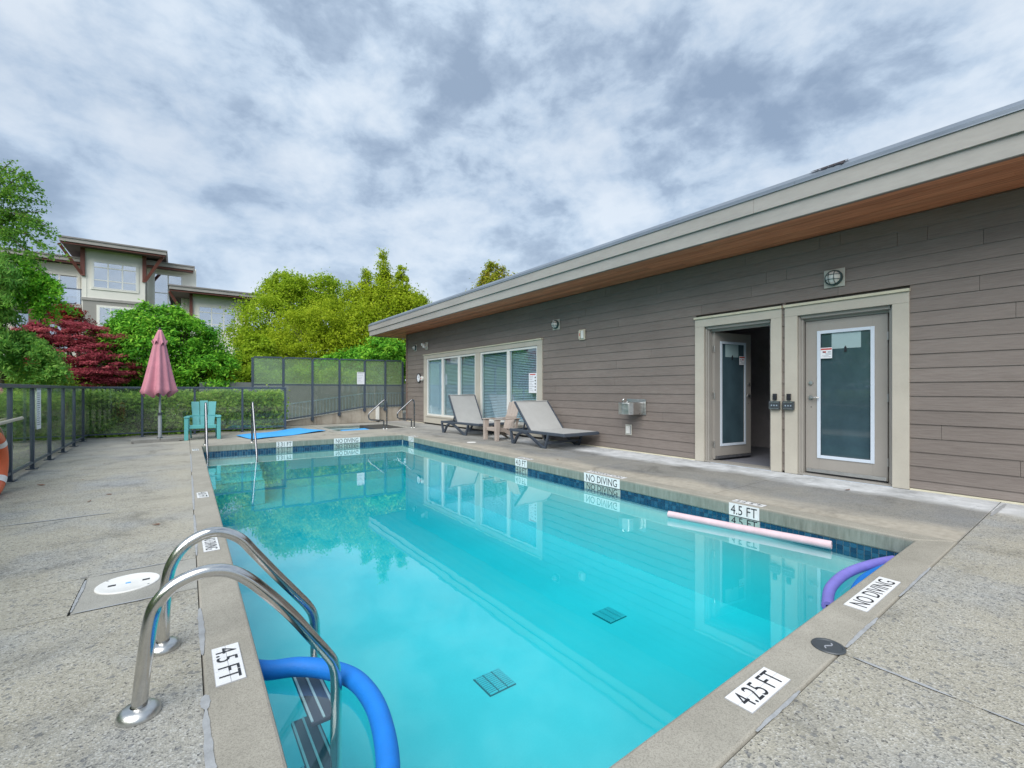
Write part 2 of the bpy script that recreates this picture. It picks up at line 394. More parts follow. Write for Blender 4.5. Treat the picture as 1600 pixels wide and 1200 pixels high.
class MB:
    def __init__(s): s.v = []; s.f = []
    def add(s, vs, fs):
        b = len(s.v); s.v += [tuple(p) for p in vs]; s.f += [tuple(b + i for i in f) for f in fs]; return s
    def box(s, x0, x1, y0, y1, z0, z1):
        return s.add([(x0, y0, z0), (x1, y0, z0), (x1, y1, z0), (x0, y1, z0), (x0, y0, z1), (x1, y0, z1), (x1, y1, z1), (x0, y1, z1)],
                     [(0, 3, 2, 1), (4, 5, 6, 7), (0, 1, 5, 4), (1, 2, 6, 5), (2, 3, 7, 6), (3, 0, 4, 7)])
    def hexa(s, p): return s.add(p, [(0, 3, 2, 1), (4, 5, 6, 7), (0, 1, 5, 4), (1, 2, 6, 5), (2, 3, 7, 6), (3, 0, 4, 7)])
    def beam(s, a, b, w, h, up=(0, 0, 1)):
        a, b = Vector(a), Vector(b); d = (b - a).normalized(); up = Vector(up)
        x = d.cross(up)
        if x.length < 1e-4: x = d.cross(Vector((1, 0, 0)))
        x.normalize(); y = x.cross(d)
        q = []
        for c in (a, b):
            for i, j in ((-1, -1), (1, -1), (1, 1), (-1, 1)): q.append(c + x * (w / 2 * i) + y * (h / 2 * j))
        return s.add(q, [(0, 1, 2, 3), (7, 6, 5, 4), (0, 4, 5, 1), (1, 5, 6, 2), (2, 6, 7, 3), (3, 7, 4, 0)])
    def tube(s, pts, r, n=14, cap=True, closed=False):
        P = [Vector(p) for p in pts]; N = len(P); rr = r if isinstance(r, (list, tuple)) else [r] * N
        T = []
        for i in range(N):
            a = P[(i - 1) % N] if (closed or i > 0) else P[i]; b = P[(i + 1) % N] if (closed or i < N - 1) else P[i]
            T.append((b - a).normalized())
        u = T[0].orthogonal().normalized(); rings = []; vs = []
        for i in range(N):
            u = (u - T[i] * u.dot(T[i])).normalized(); w = T[i].cross(u)
            vs += [P[i] + (u * math.cos(2 * math.pi * k / n) + w * math.sin(2 * math.pi * k / n)) * rr[i] for k in range(n)]
        fs = []
        for i in range(N if closed else N - 1):
            j = (i + 1) % N
            for k in range(n):
                k2 = (k + 1) % n; fs.append((i * n + k, i * n + k2, j * n + k2, j * n + k))
        if cap and not closed: fs += [tuple(range(n - 1, -1, -1)), tuple((N - 1) * n + k for k in range(n))]
        return s.add(vs, fs)
    def lathe(s, prof, c=(0, 0, 0), n=24, axis='Z'):
        vs = []; fs = []; m = len(prof)
        for k in range(n):
            a = 2 * math.pi * k / n
            for r, h in prof:
                x, y = r * math.cos(a), r * math.sin(a)
                v = {'Z': (x, y, h), 'X': (h, x, y), 'Y': (x, h, y)}[axis]
                vs.append((v[0] + c[0], v[1] + c[1], v[2] + c[2]))
        for k in range(n):
            k2 = (k + 1) % n
            for i in range(m - 1): fs.append((k * m + i, k2 * m + i, k2 * m + i + 1, k * m + i + 1))
        return s.add(vs, fs)
    def prism(s, poly, a, b, axis='Y'):
        """extrude a 2-D polygon: axis Y -> poly is (x,z); X -> (y,z); Z -> (x,y)"""
        n = len(poly); vs = []
        for h in (a, b):
            for p, q in poly: vs.append({'Y': (p, h, q), 'X': (h, p, q), 'Z': (p, q, h)}[axis])
        return s.add(vs, [tuple(range(n)), tuple(range(2 * n - 1, n - 1, -1))] + [(i, i + n, (i + 1) % n + n, (i + 1) % n) for i in range(n)])
    def mesh(s, name, mat, smooth=None):
        me = bpy.data.meshes.new(name); me.from_pydata(s.v, [], s.f); me.update()
        if mat: me.materials.append(M[mat] if isinstance(mat, str) else mat)
        import bmesh
        bm = bmesh.new(); bm.from_mesh(me); bmesh.ops.recalc_face_normals(bm, faces=bm.faces); bm.to_mesh(me); bm.free()
        if smooth is not None:
            me.polygons.foreach_set('use_smooth', [True] * len(me.polygons)); me.set_sharp_from_angle(angle=R(smooth))
        return me
    def build(s, name, mat, parent=None, world=False, smooth=None, bevel=0.):
        o = put(name, s.mesh(name, mat, smooth), parent, world)
        if bevel:
            b = o.modifiers.new('bevel', 'BEVEL'); b.width = bevel; b.segments = 2; b.limit_method = 'ANGLE'; b.angle_limit = R(35)
        return o
def copy_tree(o, parent=None):
    c = o.copy(); COL.objects.link(c)
    if parent is not None: c.parent = parent
    for ch in list(o.children): copy_tree(ch, c)
    return c
def spline(pts, n=8):
    P = [Vector(p) for p in pts]; out = []
    for i in range(len(P) - 1):
        p0 = P[max(i - 1, 0)]; p1 = P[i]; p2 = P[i + 1]; p3 = P[min(i + 2, len(P) - 1)]
        for k in range(n):
            t = k / n
            out.append(.5 * ((2 * p1) + (-p0 + p2) * t + (2 * p0 - 5 * p1 + 4 * p2 - p3) * t * t + (-p0 + 3 * p1 - 3 * p2 + p3) * t ** 3))
    out.append(P[-1]); return out
def at(px, py, d):
    """point of the place seen at photo pixel (px,py), d metres in front of the lens plane"""
    l = (px - CX) / FPX * d
    return Vector((d * FW[0] + l * RT[0], d * FW[1] + l * RT[1], CAMH - (py - HY) / FPX * d))
def on_y(px, py, Y):
    a = (px - CX) / FPX; return at(px, py, Y / (FW[1] + a * RT[1]))
def text_mesh(txt, w, h, name='lettering', mat='ink', bold=.0):
    cu = bpy.data.curves.new('t', 'FONT'); cu.body = txt; cu.size = 1; cu.offset = bold; cu.resolution_u = 3
    ob = bpy.data.objects.new('t', cu); COL.objects.link(ob)
    me = bpy.data.meshes.new_from_object(ob); bpy.data.objects.remove(ob); bpy.data.curves.remove(cu)
    co = np.zeros(len(me.vertices) * 3); me.vertices.foreach_get('co', co); co = co.reshape(-1, 3)
    lo, hi = co.min(0), co.max(0)
    co[:, 0] = (co[:, 0] - lo[0]) / (hi[0] - lo[0]) * w - w / 2; co[:, 1] = (co[:, 1] - lo[1]) / (hi[1] - lo[1]) * h - h / 2; co[:, 2] = 0
    me.vertices.foreach_set('co', co.ravel()); me.update(); me.name = name; me.materials.clear(); me.materials.append(M[mat]); return me

# ================================================================== GROUND AND DECK
WATER_Z = -.22; FLOOR_Z = -1.10
xl = lambda Y: .055 + .0128 * Y          # outer edge of left coping
xli = lambda Y: .258 + .0125 * Y         # inner edge
xri = lambda Y: 4.652 + .0083 * Y
xro = lambda Y: xri(Y) + .20
YN, YNO = .955, .748
yfi = lambda X: 11.522 - .0552 * X
yfo = lambda X: yfi(X) + .20

g = MB()                                  # terrain: one sheet with an opening where the deck and building stand
xs = [-900, -1.99, 13.2, 900]; ys = [-900, -7.0, 17.3, 1400]
for i in range(3):
    for j in range(3):
        if i == 1 and j == 1: continue
        g.add([(xs[i], ys[j], -.13), (xs[i + 1], ys[j], -.13), (xs[i + 1], ys[j + 1], -.13), (xs[i], ys[j + 1], -.13)], [(0, 1, 2, 3)])
tag(g.build('ground', 'grass_ground'), kind='structure')

deck = empty('deck', (0, 0, 0)); tag(deck, kind='structure')
b = MB()
for poly in ([(-1.98, -6.9), (xl(-6.9) + .03, -6.9), (xl(16.4) + .03, 16.4), (-1.98, 16.4)],
             [(xl(0) + .03, -6.9), (6.96, -6.9), (6.96, YNO + .05), (xl(0) + .03, YNO + .05)],
             [(xro(.8) - .05, YNO + .05), (6.96, YNO + .05), (6.96, 16.4), (xro(13) - .05, 16.4)],
             [(xl(11.5) + .03, yfo(.2) - .05), (xro(11.3) - .05, yfo(4.9) - .05), (xro(11.3) - .05, 13.0), (xl(11.5) + .03, 13.0)],
             [(xl(11.5) + .03, 13.0), (3.6, 13.0), (3.6, 16.4), (xl(11.5) + .03, 16.4)],
             [(3.6, 15.3), (xro(11.3) - .05, 15.3), (xro(11.3) - .05, 16.4), (3.6, 16.4)]):
    b.prism(poly, -.12, -.014, 'Z')
b.build('joint_filler', 'joint_dark', deck)
G = .004
def slab(poly, mat='aggregate', z=0.):
    cx = sum(p[0] for p in poly) / len(poly); cy = sum(p[1] for p in poly) / len(poly)
    q = []
    for x, y in poly:                       # pull the edges in by the joint width
        q.append((x + (G if x < cx else -G), y + (G if y < cy else -G)))
    mb = MB(); mb.prism(q, -.0125, z, 'Z'); mb.build('slab', mat, deck)
ycl = [-6.9, -4.3, -1.8, .744, 3.27, 3.86, 5.745, 8.35, 11.0, 13.6, 16.35]
for a, c in zip(ycl[:-1], ycl[1:]):
    if (a, c) == (3.27, 3.86):
        slab([(-1.97, a), (-.463, a), (-.463, c), (-1.97, c)])
        slab([(-.458, a), (xl(a), a), (xl(c), c), (-.458, c)], 'plain_concrete', .001)
    else:
        slab([(-1.97, a), (xl(a), a), (xl(c), c), (-1.97, c)])
ycn = [-6.9, -4.4, -1.9, YNO - .004]
for xa, xb in ((xl(0) + .002, 2.385), (2.385, 4.79), (4.79, 6.94)):
    for a, c in zip(ycn[:-1], ycn[1:]): slab([(xa, a), (xb, a), (xb, c), (xa, c)])
ycr = [YNO - .004, 2.74, 4.74, 6.75, 8.8, 10.9, 13.1, 16.35]
for a, c in zip(ycr[:-1], ycr[1:]):
    if c <= 11: slab([(xro(a), a), (6.94, a), (6.94, c), (xro(c), c)])
    elif a < 11: slab([(xro(a), a), (6.94, a), (6.94, c), (5.98, c), (5.98, 11.43), (xro(11.2), yfo(4.94))])
    else: slab([(5.98, a), (6.94, a), (6.94, c), (5.98, c)])
slab([(xl(11.7), yfo(.2)), (3.43, yfo(3.43)), (3.43, 16.05), (xl(16), 16.05)])
slab([(3.43, yfo(3.43)), (xro(11.2), yfo(4.94)), (5.98, 11.43), (5.98, 13.04), (3.43, 13.04)])
slab([(3.43, 15.42), (5.98, 15.42), (5.98, 16.05), (3.43, 16.05)])

def copstone(poly, name='coping_stone', par=None, z0=-.14, z1=.002, bev=.012):
    mb = MB(); mb.prism(poly, z0, z1, 'Z'); return mb.build(name, 'coping', par, bevel=bev)
cop = empty('pool_coping', (0, 0, 0)); tag(cop, kind='structure')
gap = .0015
copstone([(xl(YNO), YNO), (xro(YNO) - .0, YNO), (xri(YN), YN), (xli(YN), YN)], par=cop)
copstone([(xl(YNO) , YNO + gap), (xli(YN), YN + gap), (xli(11.5), yfi(.4)), (xl(11.7), yfo(.2) - gap)], par=cop)
copstone([(xri(YN) + gap, YN + gap), (xro(YNO), YNO + gap), (xro(11.3), yfo(4.95)), (xri(11.26), yfi(4.75))], par=cop)
copstone([(xli(11.5) + gap, yfi(.4) + gap), (xri(11.26) - gap, yfi(4.75) + gap), (xro(11.3) - gap, yfo(4.95)), (xl(11.7) + gap, yfo(.2))], par=cop)
# sealant smeared along the coping joint
def sealant(line, w, name='sealant_strip', off=0.0):
    """ragged strip: line = list of (x,y)"""
    rnd = random.Random(len(line) * 7 + int(line[0][1] * 100)); P = [Vector((x, y, 0)) for x, y in line]
    a, c = P[0], P[-1]; n = max(8, int((c - a).length / .02)); d = (c - a).normalized(); s = Vector((-d.y, d.x, 0))
    L = []; Rr = []
    wob = 0; wob2 = 0
    for i in range(n + 1):
        p = a.lerp(c, i / n); taper = min(1, 4 * i / n, 4 * (n - i) / n)
        wob = .88 * wob + rnd.uniform(-.25, .25); wob2 = .88 * wob2 + rnd.uniform(-.25, .25)
        k = taper ** .5; L.append(p + s * (w * (.30 + .5 * abs(wob)) * k + .003 + rnd.uniform(-.0012, .0012))); Rr.append(p - s * (w * (.30 + .5 * abs(wob2)) * k + .003 + rnd.uniform(-.0012, .0012)))
    vs = [(q.x, q.y, .0045) for q in L] + [(q.x, q.y, .0045) for q in Rr]
    fs = [(i, i + 1, n + 2 + i, n + 1 + i) for i in range(n)]
    mb = MB(); mb.add(vs, fs); mb.build(name, 'sealant', deck)
for a, c, w in ((2.0, 2.10, .030), (1.2, 2.0, .026), (2.42, 2.95, .020), (3.9, 5.2, .014), (5.4, 7.6, .016), (7.9, 10.2, .014)):
    sealant([(xl(a) + .002, a), (xl(c) + .002, c)], w)
sealant([(2.386, .70), (2.384, .38)], .013); sealant([(2.384, .30), (2.386, -.3)], .009); sealant([(4.0, .746), (3.3, .746)], .011); sealant([(2.9, .744), (2.45, .744)], .015)
sealant([(6.86, .70), (6.1, .715)], .03); sealant([(1.6, .744), (1.95, .744)], .010)
sealant([(-.455, 3.3), (-.455, 3.8)], .010); sealant([(-.44, 3.275), (-.1, 3.27)], .010); sealant([(-.4, 3.86), (.05, 3.86)], .008)
sealant([(-1.2, 5.745), (-.5, 5.75)], .025)

# pool shell
basin = empty('pool_basin', (0, 0, 0)); tag(basin, kind='structure')
o_ = .016
c0 = [(xli(YN) - o_, YN - o_), (xri(YN) + o_, YN - o_), (xri(11.26) + o_, yfi(4.75) + o_), (xli(11.5) - o_, yfi(.4) + o_)]
mb = MB(); vs = [(x, y, -.1405) for x, y in c0] + [(x, y, FLOOR_Z) for x, y in c0]
mb.add(vs, [(0, 4, 5, 1), (1, 5, 6, 2), (2, 6, 7, 3), (3, 7, 4, 0), (4, 7, 6, 5)])
mb.build('basin_shell', 'pool_plaster', basin)
def wall_tiles(a, c, inward, single=False, rows=3, pitch=.0502):
    """mosaic band: tiles proud of a grout strip"""
    a, c = Vector(a), Vector(c); L = (c - a).length; d = (c - a) / L; n = Vector(inward)
    gr = MB(); q = [a + n * .001, c + n * .001]
    gr.add([(q[0].x, q[0].y, -.1415), (q[1].x, q[1].y, -.1415), (q[1].x, q[1].y, -.285), (q[0].x, q[0].y, -.285)], [(0, 1, 2, 3)])
    gr.build('grout_band', 'grout', basin)
    one = MB(); many = MB(); tm = None; cnt = 0
    for i in range(int(L / pitch)):
        for r in range(rows):
            p0 = a + d * (i * pitch + .002); p1 = a + d * ((i + 1) * pitch - .0022); zt = -.1425 - r * .0405; zb = zt - .0375
            if single and i < 60 and r < 2:
                if tm is None:
                    t_ = MB(); e = p1 - p0
                    pts = [Vector((0, 0, 0)) , e, e + n * .006, n * .006]
                    t_.hexa([(v.x, v.y, zb - zt) for v in pts] + [(v.x, v.y, 0) for v in pts]); tm = t_.mesh('tile', 'blue_tile')
                ob = put('tile', tm, basin); s = p0 + n * .0012; ob.location = (s.x, s.y, zt)
            else:
                s, e = p0 + n * .0012, p1 + n * .0012
                pts = [s, e, e + n * .006, s + n * .006]
                many.hexa([(v.x, v.y, zb) for v in pts] + [(v.x, v.y, zt) for v in pts])
    tag(many.build('tile_band', 'blue_tile', basin), kind='stuff')
wall_tiles((c0[1][0], c0[1][1], 0), (c0[2][0], c0[2][1], 0), (-1, 0, 0), True)
wall_tiles((c0[3][0], c0[3][1], 0), (c0[2][0], c0[2][1], 0), (0, -1, 0))
wall_tiles((c0[0][0], c0[0][1], 0), (c0[3][0], c0[3][1], 0), (1, 0, 0))
wall_tiles((c0[0][0], c0[0][1], 0), (c0[1][0], c0[1][1], 0), (0, 1, 0))
# steps in the far corner
for i, (y0, zt) in enumerate(((11.12, -.27), (10.80, -.37), (10.48, -.47), (10.16, -.62))):
    mb = MB(); mb.box(xli(11) + .0, 1.40, y0, yfi(.9) + .01 - i * .001, FLOOR_Z - .002, zt)
    s = mb.build('pool_step', 'step_plaster', basin, bevel=.02)
    nb_ = MB(); nb_.box(xli(11) + .03, 1.39, y0 - .006, y0 + .05, zt + .001, zt + .004); nb_.build('step_edge', 'stair_nose', basin)
# floor drains
for (cx, cy) in ((3.50, 3.07), (1.98, 2.90)):
    d = empty('floor_drain', (cx, cy, FLOOR_Z), 'square slotted drain grate on the pool floor, ' + ('the one nearer the building' if cx > 3 else 'the one nearer the ladder'), 'drain', 'drain grates on the pool floor')
    n = 11; s = .120
    f = MB(); f.box(-s, s, -s, s, .002, .008); f.build('drain_base', 'drain_green', d)
    for i in range(n):
        y = -s + (i + .5) * 2 * s / n
        for k in range(3):
            sb = MB(); sb.box(-s + k * 2 * s / 3 + .006, -s + (k + 1) * 2 * s / 3 - .006, y - .008, y + .004, .010, .018); sb.build('slat', 'stair_nose', d)
w = MB(); q = [(x + (-.01 if x < 2 else .01), y + (-.01 if y < 5 else .01)) for x, y in c0]
w.prism(q, FLOOR_Z - .02, WATER_Z, 'Z'); wat = w.build('water', 'water'); tag(wat, kind='structure')

# spa
spa = empty('spa_basin', (0, 0, 0)); tag(spa, kind='structure')
SX0, SX1, SY0, SY1 = 3.66, 5.74, 13.26, 15.20
for p in ([(SX0 - .2, SY0 - .2), (SX1 + .2, SY0 - .2), (SX1, SY0), (SX0, SY0)], [(SX0 - .2, SY1 + .2), (SX1 + .2, SY1 + .2), (SX1, SY1), (SX0, SY1)],
          [(SX0 - .2, SY0 - .199), (SX0 - .001, SY0), (SX0 - .001, SY1), (SX0 - .2, SY1 + .199)], [(SX1 + .001, SY0), (SX1 + .2, SY0 - .199), (SX1 + .2, SY1 + .199), (SX1 + .001, SY1)]):
    mb = MB(); mb.prism(p, -.08, .003, 'Z'); mb.build('coping_stone', 'plain_concrete', spa, bevel=.008)
mb = MB(); mb.add([(SX0 - .01, SY0 - .01, -.08), (SX1 + .01, SY0 - .01, -.08), (SX1 + .01, SY1 + .01, -.08), (SX0 - .01, SY1 + .01, -.08),
                   (SX0 - .01, SY0 - .01, -.9), (SX1 + .01, SY0 - .01, -.9), (SX1 + .01, SY1 + .01, -.9), (SX0 - .01, SY1 + .01, -.9)],
                  [(0, 4, 5, 1), (1, 5, 6, 2), (2, 6, 7, 3), (3, 7, 4, 0), (4, 7, 6, 5)]); mb.build('basin_shell', 'pool_plaster', spa)
mb = MB(); mb.box(SX0 - .02, SX1 + .02, SY0 - .02, SY1 + .02, -.92, -.10); tag(mb.build('spa_water', 'water'), kind='structure')

# ================================================================== POOL BUILDING
XW = 6.95
bld = empty('pool_building', (XW, 6.5, 0), 'low pool building with brown lap siding, cedar soffit and two beige trimmed doors', 'building')
def bp(mb, name, mat, par=None, **k): return mb.build(name, mat, par or bld, world=True, **k)
OPEN = [(1.637, 2.675, -.02, 2.21), (3.024, 4.06, -.02, 2.21), (8.33, 14.34, .30, 2.23)]
# backing wall around the openings
mb = MB(); X0, X1 = 6.975, 7.13
mb.box(X0, X1, -6, 1.637, -.1, 3.25); mb.box(X0, X1, 2.675, 3.024, -.1, 3.25); mb.box(X0, X1, 4.06, 8.33, -.1, 3.25); mb.box(X0, X1, 14.34, 16.02, -.1, 3.25)
mb.box(X0, X1, 1.637, 2.675, 2.215, 3.25); mb.box(X0, X1, 3.024, 4.06, 2.215, 3.25)
mb.box(X0, X1, 8.33, 14.34, 2.235, 3.25); mb.box(X0, X1, 8.33, 14.34, -.1, .295)
bp(mb, 'wall', 'joint_dark')  # coloured dark so the board gaps read as lap shadow lines
mb = MB(); mb.box(7.14, 12.8, 15.88, 16.02, -.1, 3.25); mb.box(7.14, 12.8, -6, -5.86, -.1, 3.25); mb.box(12.66, 12.8, -5.85, 15.87, -.1, 3.25)
bp(mb, 'outer_wall', 'siding')
# siding boards
CH = .1638; rr = random.Random(3)
EX = {13: [.9], 14: [4.117], 16: [.87, 2.82], 17: [1.593, 4.9], 18: [2.173, 3.4, 6.2]}
JP = [0.0, 1.25, 2.4]
for k in range(-1, 20):
    z0 = .022 if k < 0 else .12 + CH * k; z1 = .12 + CH * (k + 1)
    z1 = min(z1, 3.255)
    if z1 - z0 < .02: continue
    segs = [(-6., 16.0)]
    cuts = ([(1.478, 2.838), (2.875, 4.220)] if z0 < 2.38 else []) + ([(8.147, 14.543)] if z0 < 2.40 else [])
    for a, c in cuts:
        ns = []
        for s0, s1 in segs:
            if c <= s0 or a >= s1: ns.append((s0, s1)); continue
            if a > s0: ns.append((s0, a))
            if c < s1: ns.append((c, s1))
        segs = ns
    off = rr.uniform(0, 3.6); js = [off + 3.66 * i - 9 for i in range(12)] + EX.get(k, [])
    for s0, s1 in segs:
        pts = [s0] + sorted(j for j in js if s0 + .15 < j < s1 - .15) + [s1]
        for a, c in zip(pts[:-1], pts[1:]):
            g0 = .0015 if a != s0 else 0; g1 = .0015 if c != s1 else 0
            mb = MB(); zb = z0 + .005; zt = z1 + .004; wv = rr.uniform(-.0012, .0012)
            mb.hexa([(6.946 + wv, a + g0, zb), (6.975, a + g0, zb), (6.975, c - g1, zb), (6.946 + wv, c - g1, zb),
                     (6.958 + wv, a + g0, zt), (6.972, a + g0, zt), (6.972, c - g1, zt), (6.958 + wv, c - g1, zt)])
            bp(mb, 'plank', 'siding')
for u_, v_ in ((-6, 1.476), (4.222, 8.146), (14.545, 16.)): mb = MB(); mb.box(6.938, 6.974, u_, v_, .0, .020); bp(mb, 'base_flashing', 'cream_flash')
mb = MB(); mb.box(6.93, 7.05, 16.003, 16.10, 0, 3.257); bp(mb, 'corner_board', 'corner_paint', bevel=.004)
# roof edge
RX = 5.92; YE = 17.2
def lengths(a, c, L, r): 
    out = [a]; 
    p = a + r
    while p < c - .8: out.append(p); p += L
    return out + [c]
for x0, z0, z1, r, nm in ((RX, 3.24, 3.437, 1.6, 'fascia_board'), (RX - .028, 3.428, 3.632, 3.9, 'fascia_board')):
    ps = lengths(-6., YE, 4.88, r)
    for a, c in zip(ps[:-1], ps[1:]):
        mb = MB(); mb.box(x0, x0 + .026, a + .001, c - .001, z0, z1); bp(mb, nm, 'fascia_paint', bevel=.003)
mb = MB(); mb.box(RX + .027, 12.9, YE - .026, YE, 3.24, 3.437); mb.box(RX - .027, 12.9, YE + .001, YE + .027, 3.428, 3.632); bp(mb, 'gable_fascia', 'fascia_paint')
ps = lengths(-6., YE + .04, 3.05, 2.2)
for a, c in zip(ps[:-1], ps[1:]):                                  # folded metal edge flashing
    mb = MB(); mb.prism([(RX - .042, 3.612), (RX - .036, 3.612), (RX - .034, 3.66), (RX + .03, 3.722), (RX + .30, 3.735), (RX + .30, 3.70), (RX - .02, 3.64), (RX - .040, 3.622)], a + .0005, c - .0005, 'Y')
    bp(mb, 'edge_flashing', 'roof_metal')
mb = MB(); mb.hexa([(RX + .0, -6, 3.634), (13, -6, 3.634), (13, YE + .02, 3.634), (RX + .0, YE + .02, 3.634),
                    (RX + .02, -6, 3.69), (13, -6, 3.98), (13, YE + .02, 3.98), (RX + .02, YE + .02, 3.69)]); bp(mb, 'roof', 'roof_felt')
# torn strip of felt hanging over the flashing
mb = MB(); rp = random.Random(5); n = 22; y0, y1 = 2.15, 1.78
up = []; lo = []
for i in range(n + 1):
    f = i / n; y = y0 + (y1 - y0) * f
    dep = (.012 + .05 * (f ** .7)) * rp.uniform(.55, 1.05)
    if f > .94: dep *= .4
    up.append((RX + .026, y, 3.733)); lo.append((RX + .026 - 1.04 * dep * .98 - .010, y, 3.733 - dep))
mb.add(up + lo, [(i, i + 1, n + 2 + i, n + 1 + i) for i in range(n)]); bp(mb, 'torn_felt', 'torn')
# soffit
mb = MB(); mb.box(RX + .027, RX + .085, -6, YE - .03, 3.247, 3.30); bp(mb, 'soffit_trim', 'corner_paint')
npl = 7; x0 = RX + .087; wpl = (6.972 - x0) / npl
for i in range(npl):
    ps = lengths(-6., YE - .03, 4.2, 1.2 + (i * 1.7) % 3.9)
    for a, c in zip(ps[:-1], ps[1:]):
        mb = MB(); mb.box(x0 + i * wpl + .002, x0 + (i + 1) * wpl - .002, a + .001, c - .001, 3.262 + (i % 2) * .0015, 3.29); bp(mb, 'soffit_plank', 'cedar')
for i in range(14):
    mb = MB(); mb.box(6.975 + i * .16, 7.132 + i * .16, 16.105, YE - .03, 3.262, 3.29); bp(mb, 'soffit_plank', 'cedar')
mb = MB(); mb.box(RX + .03, 12.9, -6, YE - .03, 3.31, 3.60); bp(mb, 'roof_core', 'joint_dark')

# --- trims round the doors
def trim_set(y0, y1, oy0, oy1, top, otop, nm):
    mb = MB(); xf, xb = 6.925, 6.974
    mb.box(xf, xb, oy1, y1, 0.004, otop - .001); bp(mb, nm + '_trim', 'trim_paint', bevel=.003)
    mb = MB(); mb.box(xf, xb, y0, oy0, .004, otop - .001); bp(mb, nm + '_trim', 'trim_paint', bevel=.003)
    mb = MB(); mb.box(xf - .001, xb, y0, y1, otop, top - .045); bp(mb, 'head_trim', 'trim_paint', bevel=.003)
    mb = MB(); mb.prism([(xf - .028, top - .043), (xb, top - .043), (xb, top), (xf - .034, top - .012)], y0 - .006, y1 + .006, 'Y'); bp(mb, 'drip_cap', 'cream_flash')
for (y0, y1, a, c) in ((1.478, 2.836, 1.637, 2.675), (2.877, 4.218, 3.024, 4.06)):
    trim_set(y0, y1, a, c, 2.387, 2.213, 'door')
    mb = MB()       # stepped jamb
    for yy, s in ((c, -1), (a, 1)):
        for i, (dx0, dx1, th) in enumerate(((6.976, 7.005, .022), (7.006, 7.10, .045), (7.101, 7.14, .075))):
            e = yy + s * th
            mb.box(dx0, dx1, min(yy, e), max(yy, e), .0, 2.212)
    mb.box(6.976, 7.06, a + .03, c - .03, 2.17, 2.212); mb.box(7.061, 7.14, a + .03, c - .03, 2.135, 2.212)
    bp(mb, 'door_jamb', 'jamb_paint', bevel=.002)
    mb = MB(); mb.box(6.955, 7.16, a + .001, c - .001, .002, .022); bp(mb, 'threshold', 'jamb_paint')
